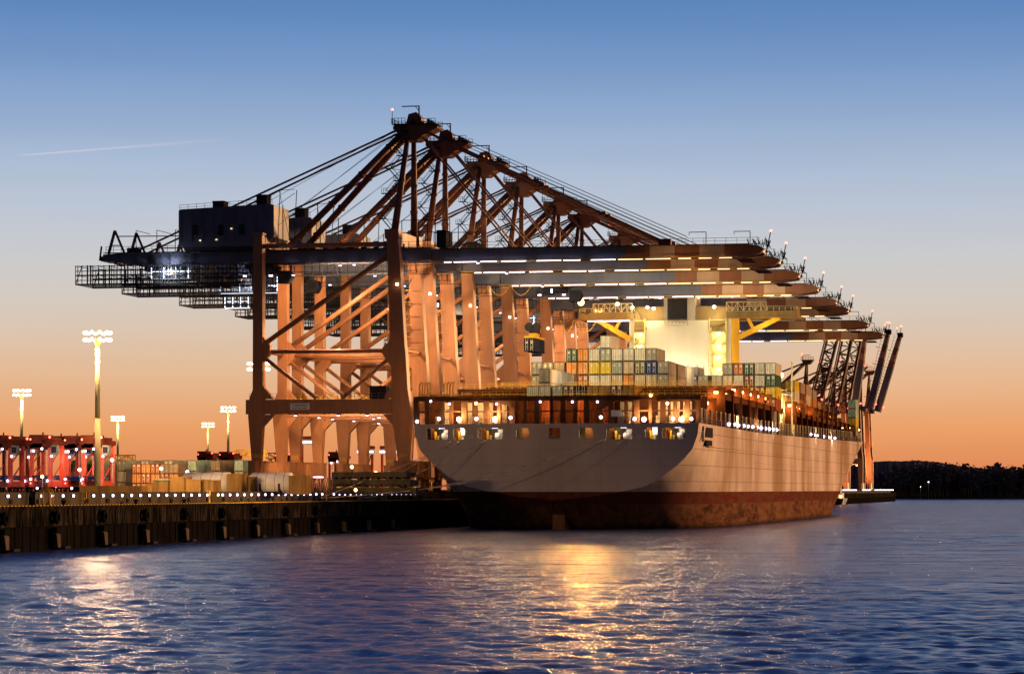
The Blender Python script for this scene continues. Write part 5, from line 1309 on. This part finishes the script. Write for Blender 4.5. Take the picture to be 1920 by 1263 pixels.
def tank(px0,px1,d,label):
    a=XY(px0,d); b_=XY(px1,d); r=1.75; z=GZ+.25+r; y=a[1]+r; t=thing('tank',(a[0]*.5+b_[0]*.5,y,GZ),label,'tank','white wrapped tanks on the quay')
    p=MB(M['white']); p.tube((a[0],y,z),(b_[0],y,z),r,n=28)
    p.tube((a[0]-.7,y,z),(a[0],y,z),r*.7,r,28); p.build('shell',t)
    p=MB(contmat('red')); 
    for k in range(4): xx=a[0]+(b_[0]-a[0])*(k+.6)/4.2; p.tube((xx,y,z),(xx+.07,y,z),r+.025,n=28)
    p.build('strap',t)
    p=MB(M['dark'])
    for k in (.25,.75): xx=a[0]+(b_[0]-a[0])*k; p.box(xx-.25,xx+.25,y-1.5,y+1.5,GZ,GZ+.8); p.box(xx-.15,xx+.15,y-r-.15,y-r+.05,GZ,GZ+1.9)
    p.build('saddle',t)
tank(345,430,478,'white wrapped cylindrical tank, left of the two lying behind the wall'); tank(470,545,484,'white wrapped cylindrical tank, right of the two lying behind the wall')
# stacks of flat covered slabs below the nearest crane
for i,(px0,px1,z,d) in enumerate(((617,788,0,520),(617,776,1.45,522),(622,770,2.85,523))):
    a=XY(px0,d); b_=XY(px1,d); p=MB(M['wall']); p.box(a[0],b_[0],a[1],a[1]+7,GZ+z+.28,GZ+z+1.2)
    k=a[0]
    while k<b_[0]-.5: p.box(k,k+.16,a[1]-.08,a[1],GZ+z+.22,GZ+z+1.22); p.box(k,k+.5,a[1]+.1,a[1]+6,GZ+z,GZ+z+.28); k+=random.uniform(.7,1.4)
    tag(p.build('hatch_cover_panel',None,(a[0],a[1],GZ+z)),'dark ribbed flat cover piled under the nearest crane, %s of three'%('bottom','middle','topmost')[i],'hatch cover','hatch covers piled under the nearest crane')
for px,py,l in ((660,875,'small orange beacon on a post before the second crane leg'),(667,918,'small orange beacon low in front of the pile of flat covers')):
    d=515; x,y=XY(px,d); z=ZZ(py,x,y); t=thing('beacon_post',(x,y,GZ if py<900 else 5.7),l,'beacon'); p=MB(M['dark']); p.tube((x,y,GZ),(x,y,z),.08,n=6) if py<900 else p.tube((x,y,6.2),(x,y,z+.2),.08,n=6); p.build('post',t); p=MB(G['sod']); p.sphere((x,y-.1,z),.3,8); p.build('lamp',t)
# lattice frame gear heap: spreader frame on the quay
x,y=XY(597,505); t=thing('container_spreader',(x,y,GZ),'rust coloured lattice spreader frame parked between the crates and the flat covers','spreader')
p=MB(M['red2']); p.lattice((x-1.8,y,GZ+.3),(x+1.9,y,GZ+.3),(0,0,1),2.6,.8,.12); p.lattice((x-1.8,y+2.4,GZ+.3),(x+1.9,y+2.4,GZ+.3),(0,0,1),2.6,.8,.12)
for k in (-1.6,0,1.6): p.bar((x+k,y,GZ+2.9),(x+k,y+2.4,GZ+.4),.1)
p.build('frame',t); p=MB(G['cool']); p.box(x-.9,x+.9,y-.15,y-.05,GZ+3.0,GZ+3.12); p.build('strip_lamp',t)
plight((x,y-1.2,GZ+2.6),(1,.6,.3),300,.3)
# straddle carriers
def straddle(px,d,label,first=None):
    x,y=XY(px,d)
    if first: return copy_tree(first,(x,y,GZ),label)
    t=thing('straddle_carrier',(x,y,GZ),label,'straddle carrier','red straddle carriers in the yard'); H=13.2
    for s in (-1,1):
        xx=x+2.35*s
        p=MB(M['strad']); p.box(xx-.45,xx+.45,y-4.6,y+4.6,GZ+1.5,GZ+2.5); p.box(xx-.3,xx+.3,y-4.2,y+4.2,GZ+2.5,GZ+2.9); p.build('side_beam',t)
        p=MB(M['rubber'])
        for k in (-3.6,-1.3,1.3,3.6): p.tube((xx-.3,y+k,GZ+.75),(xx+.3,y+k,GZ+.75),.75,n=14)
        p.use(M['strad'])
        for k in (-3.6,-1.3,1.3,3.6): p.tube((xx-.32,y+k,GZ+.75),(xx+.32,y+k,GZ+.75),.35,n=8)
        p.build('wheel',t)
        for e in (-1,1):
            p=MB(M['strad']); p.box(xx-.42,xx+.42,y+e*3.9-.4,y+e*3.9+.4,GZ+2.5,GZ+H-1.6); p.build('leg',t)
        p=MB(M['strad']); p.bar((xx,y-3.4,GZ+3),(xx,y+3.4,GZ+7),.2); p.bar((xx,y-3.4,GZ+7),(xx,y+3.4,GZ+11),.2); p.build('brace',t)
    p=MB(M['strad2'])
    for e in (-1,1): p.box(x-2.8,x+2.8,y+e*3.9-.5,y+e*3.9+.5,GZ+H-1.6,GZ+H-.4)
    for s in (-1,1): p.box(x+2.35*s-.5,x+2.35*s+.5,y-5,y+5,GZ+H-1.5,GZ+H-.5)
    p.build('top_frame',t)
    p=MB(M['strad2']); p.box(x-2.7,x+.6,y-4.9,y+2.6,GZ+H-2.6,GZ+H+.9); p.box(x+.6,x+2.6,y-5,y+3,GZ+H-.4,GZ+H+.3); p.tube((x-1,y,GZ+H+.8),(x-1,y,GZ+H+1.6),.2); p.box(x-2.6,x+2.6,y-4.9,y-4.5,GZ+H-2.2,GZ+H-1.2); p.build('machinery',t)
    p=MB(M['grey']); p.prism([(x+2.6,GZ+H-1.6),(x+4.1,GZ+H-1.6),(x+4.3,GZ+H-3.0),(x+3.9,GZ+H-4),(x+2.6,GZ+H-4)],y-4.4,y-2.6); p.use(M['glass']); p.box(x+2.8,x+4.0,y-4.46,y-4.4,GZ+H-3.5,GZ+H-2); cb=p.build('cabin',t)
    p=MB(M['grey'])
    for k in range(14): p.box(x+1.2,x+1.9,y-4.6,y-4.5,GZ+2.6+k*.65,GZ+2.68+k*.65)
    p.bar((x+1.2,y-4.5,GZ+2),(x+1.2,y-4.5,GZ+11.4),.07); p.bar((x+1.9,y-4.5,GZ+2),(x+1.9,y-4.5,GZ+11.4),.07); p.build('ladder',t)
    p=MB(M['bluecloth']); p.box(x-1.6,x+1.4,y-3,y+3,GZ+3.2,GZ+3.9); p.use(M['dark']); p.box(x-1.7,x+1.5,y-6,y+6,GZ+3.95,GZ+4.3)
    for sx_ in (-1,1): p.tube((x+sx_,y,GZ+4.2),(x+sx_,y,GZ+H-1),.05,n=4)
    p.build('spreader',t)
    p=MB(G['cool'])
    for a in ((-1.5,H-3.0),(.6,H-2.5),(3.0,H-4.3),(-2.3,3.4),(2.0,3.0),(-.6,1.2)): p.sphere((x+a[0],y-5.0,GZ+a[1]),.3,8)
    p.build_each('work_lamp',t)
    p=MB(G['redl']); p.sphere((x-2.35,y-5,GZ+H-.2),.22,8); p.sphere((x+2.6,y-5,GZ+H+.3),.3,8); p.sphere((x-2.3,y-5,GZ+2.4),.2,8); p.build_each('tail_lamp',t)
    p=MB(M['white']); p.box(x-2.7,x-2.0,y-4.4,y-4.32,GZ+H-3.4,GZ+H-1.8); p.build('number_board',t)
    return t
s0=straddle(88,700,'red straddle carrier third from the left, tallest in the left group')
straddle(14,705,'red straddle carrier cut by the left picture edge',s0); straddle(46,722,'second red straddle carrier from the left edge',s0); straddle(122,716,'fourth red straddle carrier from the left, behind the third',s0)
straddle(152,712,'fifth red straddle carrier from the left',s0); straddle(184,704,'sixth red straddle carrier, right end of the left group, before the tall mast',s0)
straddle(392,1000,'red straddle carrier before the pair of lamp masts, left one',s0); straddle(432,1010,'red straddle carrier just right of the pair of lamp masts',s0)
straddle(636,1015,'red straddle carrier seen through the nearest crane portal',s0); straddle(536,1030,'red straddle carrier behind the second crane leg',s0)
for px,d in ((60,696),(110,694),(165,715)): 
    x,y=XY(px,d); spot((x,y-14,GZ+8),(x,y+8,GZ+7),(1,.80,.70),1900,150,.5)  # unseen spots added to brighten the carriers
x,y=XY(330,960); 
for px,d,pw in ((215,700,13000),(285,690,11000),(360,700,15000),(430,700,13000),(300,446,12000),(350,446,12000),(400,456,8000),(500,464,3500),(220,428,8000),(700,505,2500)):
    x,y=XY(px,d); zz_=GZ+(15 if d>600 else 8); spot((x,y-12,zz_),(x,y+30,GZ) if d>600 else (x,y+8,GZ+.5),(1,.62,.30),pw*1.6,150 if d>600 else 75,.6)  # more unseen spots, added to brighten yard containers and crates
# the long loading beam of the left far carrier
# yellow yard gantries
def rmg(px0,px1,d,z,label):
    a=XY(px0,d); b_=XY(px1,d); t=thing('yard_gantry',(a[0],a[1],GZ),label,'yard crane','yellow yard gantries'); y=a[1]; w_=b_[0]-a[0]
    p=MB(M['yellow']); p.lattice((a[0],y,GZ+z-2.2),(b_[0],y,GZ+z-2.2),(0,0,1),2.2,3,.3); p.lattice((a[0],y+3,GZ+z-2.2),(b_[0],y+3,GZ+z-2.2),(0,0,1),2.2,3,.3); p.build('beam',t)
    for x in (a[0]+w_*.12,b_[0]-w_*.12):
        p=MB(M['yellow']); p.bar((x,y,GZ),(x,y,GZ+z-2),.7); p.bar((x,y+3,GZ),(x,y+3,GZ+z-2),.7); p.bar((x,y,GZ+z*.4),(x+3*(1 if x<a[0]+w_/2 else -1),y,GZ+z-2),.4); p.build('leg',t)
rmg(150,256,1150,14.5,'yellow lattice yard gantry behind the right end of the left carriers')
rmg(440,500,1150,16.5,'yellow yard gantry standing left of the nearest crane leg')
rmg(500,548,1200,16,'yellow yard gantry seen between the first two crane legs')
for i,(px,d) in enumerate(((205,1120),(465,1120),(520,1150))): 
    x,y=XY(px,d); spot((x,y-16,GZ+12),(x,y+8,GZ+12),(1,.62,.2),16000,150,.8)
# red and white long girders behind the portals
for i,(px0,px1,zt,l) in enumerate(((562,606,17.5,'red and white crane beam with a lit strip, left one seen through the portal'),(670,702,14.5,'red and white crane beam with a lit strip, middle one seen through the portal'),(712,745,14.5,'red and white crane beam with a lit strip, right one seen through the portal'))):
    d=900; a=XY(px0,d); b_=XY(px1,d); y=a[1]; t=thing('gantry_beam',(a[0],y,GZ),l,'crane beam','red and white beams behind the portals')
    p=MB(contmat('red')); p.box(a[0],b_[0],y,y+2,GZ+zt-1,GZ+zt); p.use(M['white']); p.box(a[0],b_[0],y-.1,y+2,GZ+zt-2.6,GZ+zt-1.02); p.build('girder',t)
    p=MB(contmat('red'))
    for x in (a[0]+.6,b_[0]-.6): p.box(x-.3,x+.3,y+.2,y+1.2,GZ,GZ+zt-2.7)
    p.bar((a[0]+1,y+.5,GZ+1),(b_[0]-1,y+.5,GZ+zt-3),.3); p.build('leg',t)
    p=MB(G['blueish']); p.box(a[0],b_[0],y-.3,y-.15,GZ+zt-2.1,GZ+zt-1.6); p.build('strip_lamp',t)
# tug behind the bow
x,y=XY(1570,1480); t=thing('tugboat',(x,y,0),'small dark tugboat lying behind the bow of the container ship','boat')
p=MB(M['navy']); p.sections([(-.5,x,6,y,20),(2.4,x,8,y,24),(3.2,x,8.4,y,25)]); p.build('hull',t)
p=MB(M['white']); p.box(x-3,x+3,y-5,y+5,3.2,6); p.box(x-2,x+2,y-3,y+3,6,9); p.build('wheelhouse',t)
p=MB(contmat('rust')); p.tube((x,y+2,9),(x,y+2,13),.3); p.box(x-1,x+1,y+3.5,y+5,6,9); p.build('mast',t)
p=MB(G['sod']); p.sphere((x-2,y-5.6,4.8),.5,8); p.sphere((x+2.2,y-5.6,4.2),.5,8); p.use(G['redl']); p.sphere((x+1,y,13.4),.5,8); p.build('lamp',t)
# lamps at the far quay end: tubes along the edge
for i,(a,b_) in enumerate(((1580,1606),(1617,1632),(1640,1675))):
    t=None; x0,x1=-170+i*12,-170+i*12+10; y=YE-1
    ya,yb=YatX(a,QX-.5),min(YE,YatX(b_,QX-.5)); p=MB(G['blueish'])
    k=ya
    while k<yb: p.box(QX-.6,QX-.3,k,min(k+9,yb),7.2,7.7); k+=11
    tag(p.build('quay_edge_light',None,(QX-.5,ya,7.2)),'strip of small white lights on the far quay end, %s'%('left','middle','right')[i]+' of three','light','light strips on the far quay end')
# lamps of the terminal shining between the frames of each crane
for i,y in enumerate(CY):
    pw=[26000,13000,5500,9000,24000,19000,14000,12000][i]
    spot((RX-16,y-6,50),(RX-14,y+14,30),(1,.68,.38),pw*1.9,165,.8,.3); spot((RX-15,y-6,21),(RX-15,y+14,14),(1,.68,.38),pw*.95,165,.6,.3)
spot((RX-14,552,11),(RX-14,575,14),(1,.6,.3),900,150,.6); 
for y in (1600,1780): spot((RX-12,y-26,20),(RX-12,y+20,40),(1,.42,.16),70000,150,1)
plight((RX+20,574,51),(1,.75,.4),4000,.6); 
for y,x in ((574,-78),(603,-78),(643,-80),(687,-80),(838,-80),(897,-78)): spot((x-4,y-9,50),(x,y+5,54),(1,.62,.3),1200,150,.5)

# deck sodium lamps throwing light back on the waterside legs
for y in (585,622,660,705): spot((-114,y,40),(-137,y+6,36),(1,.60,.14),9000,120,.5)
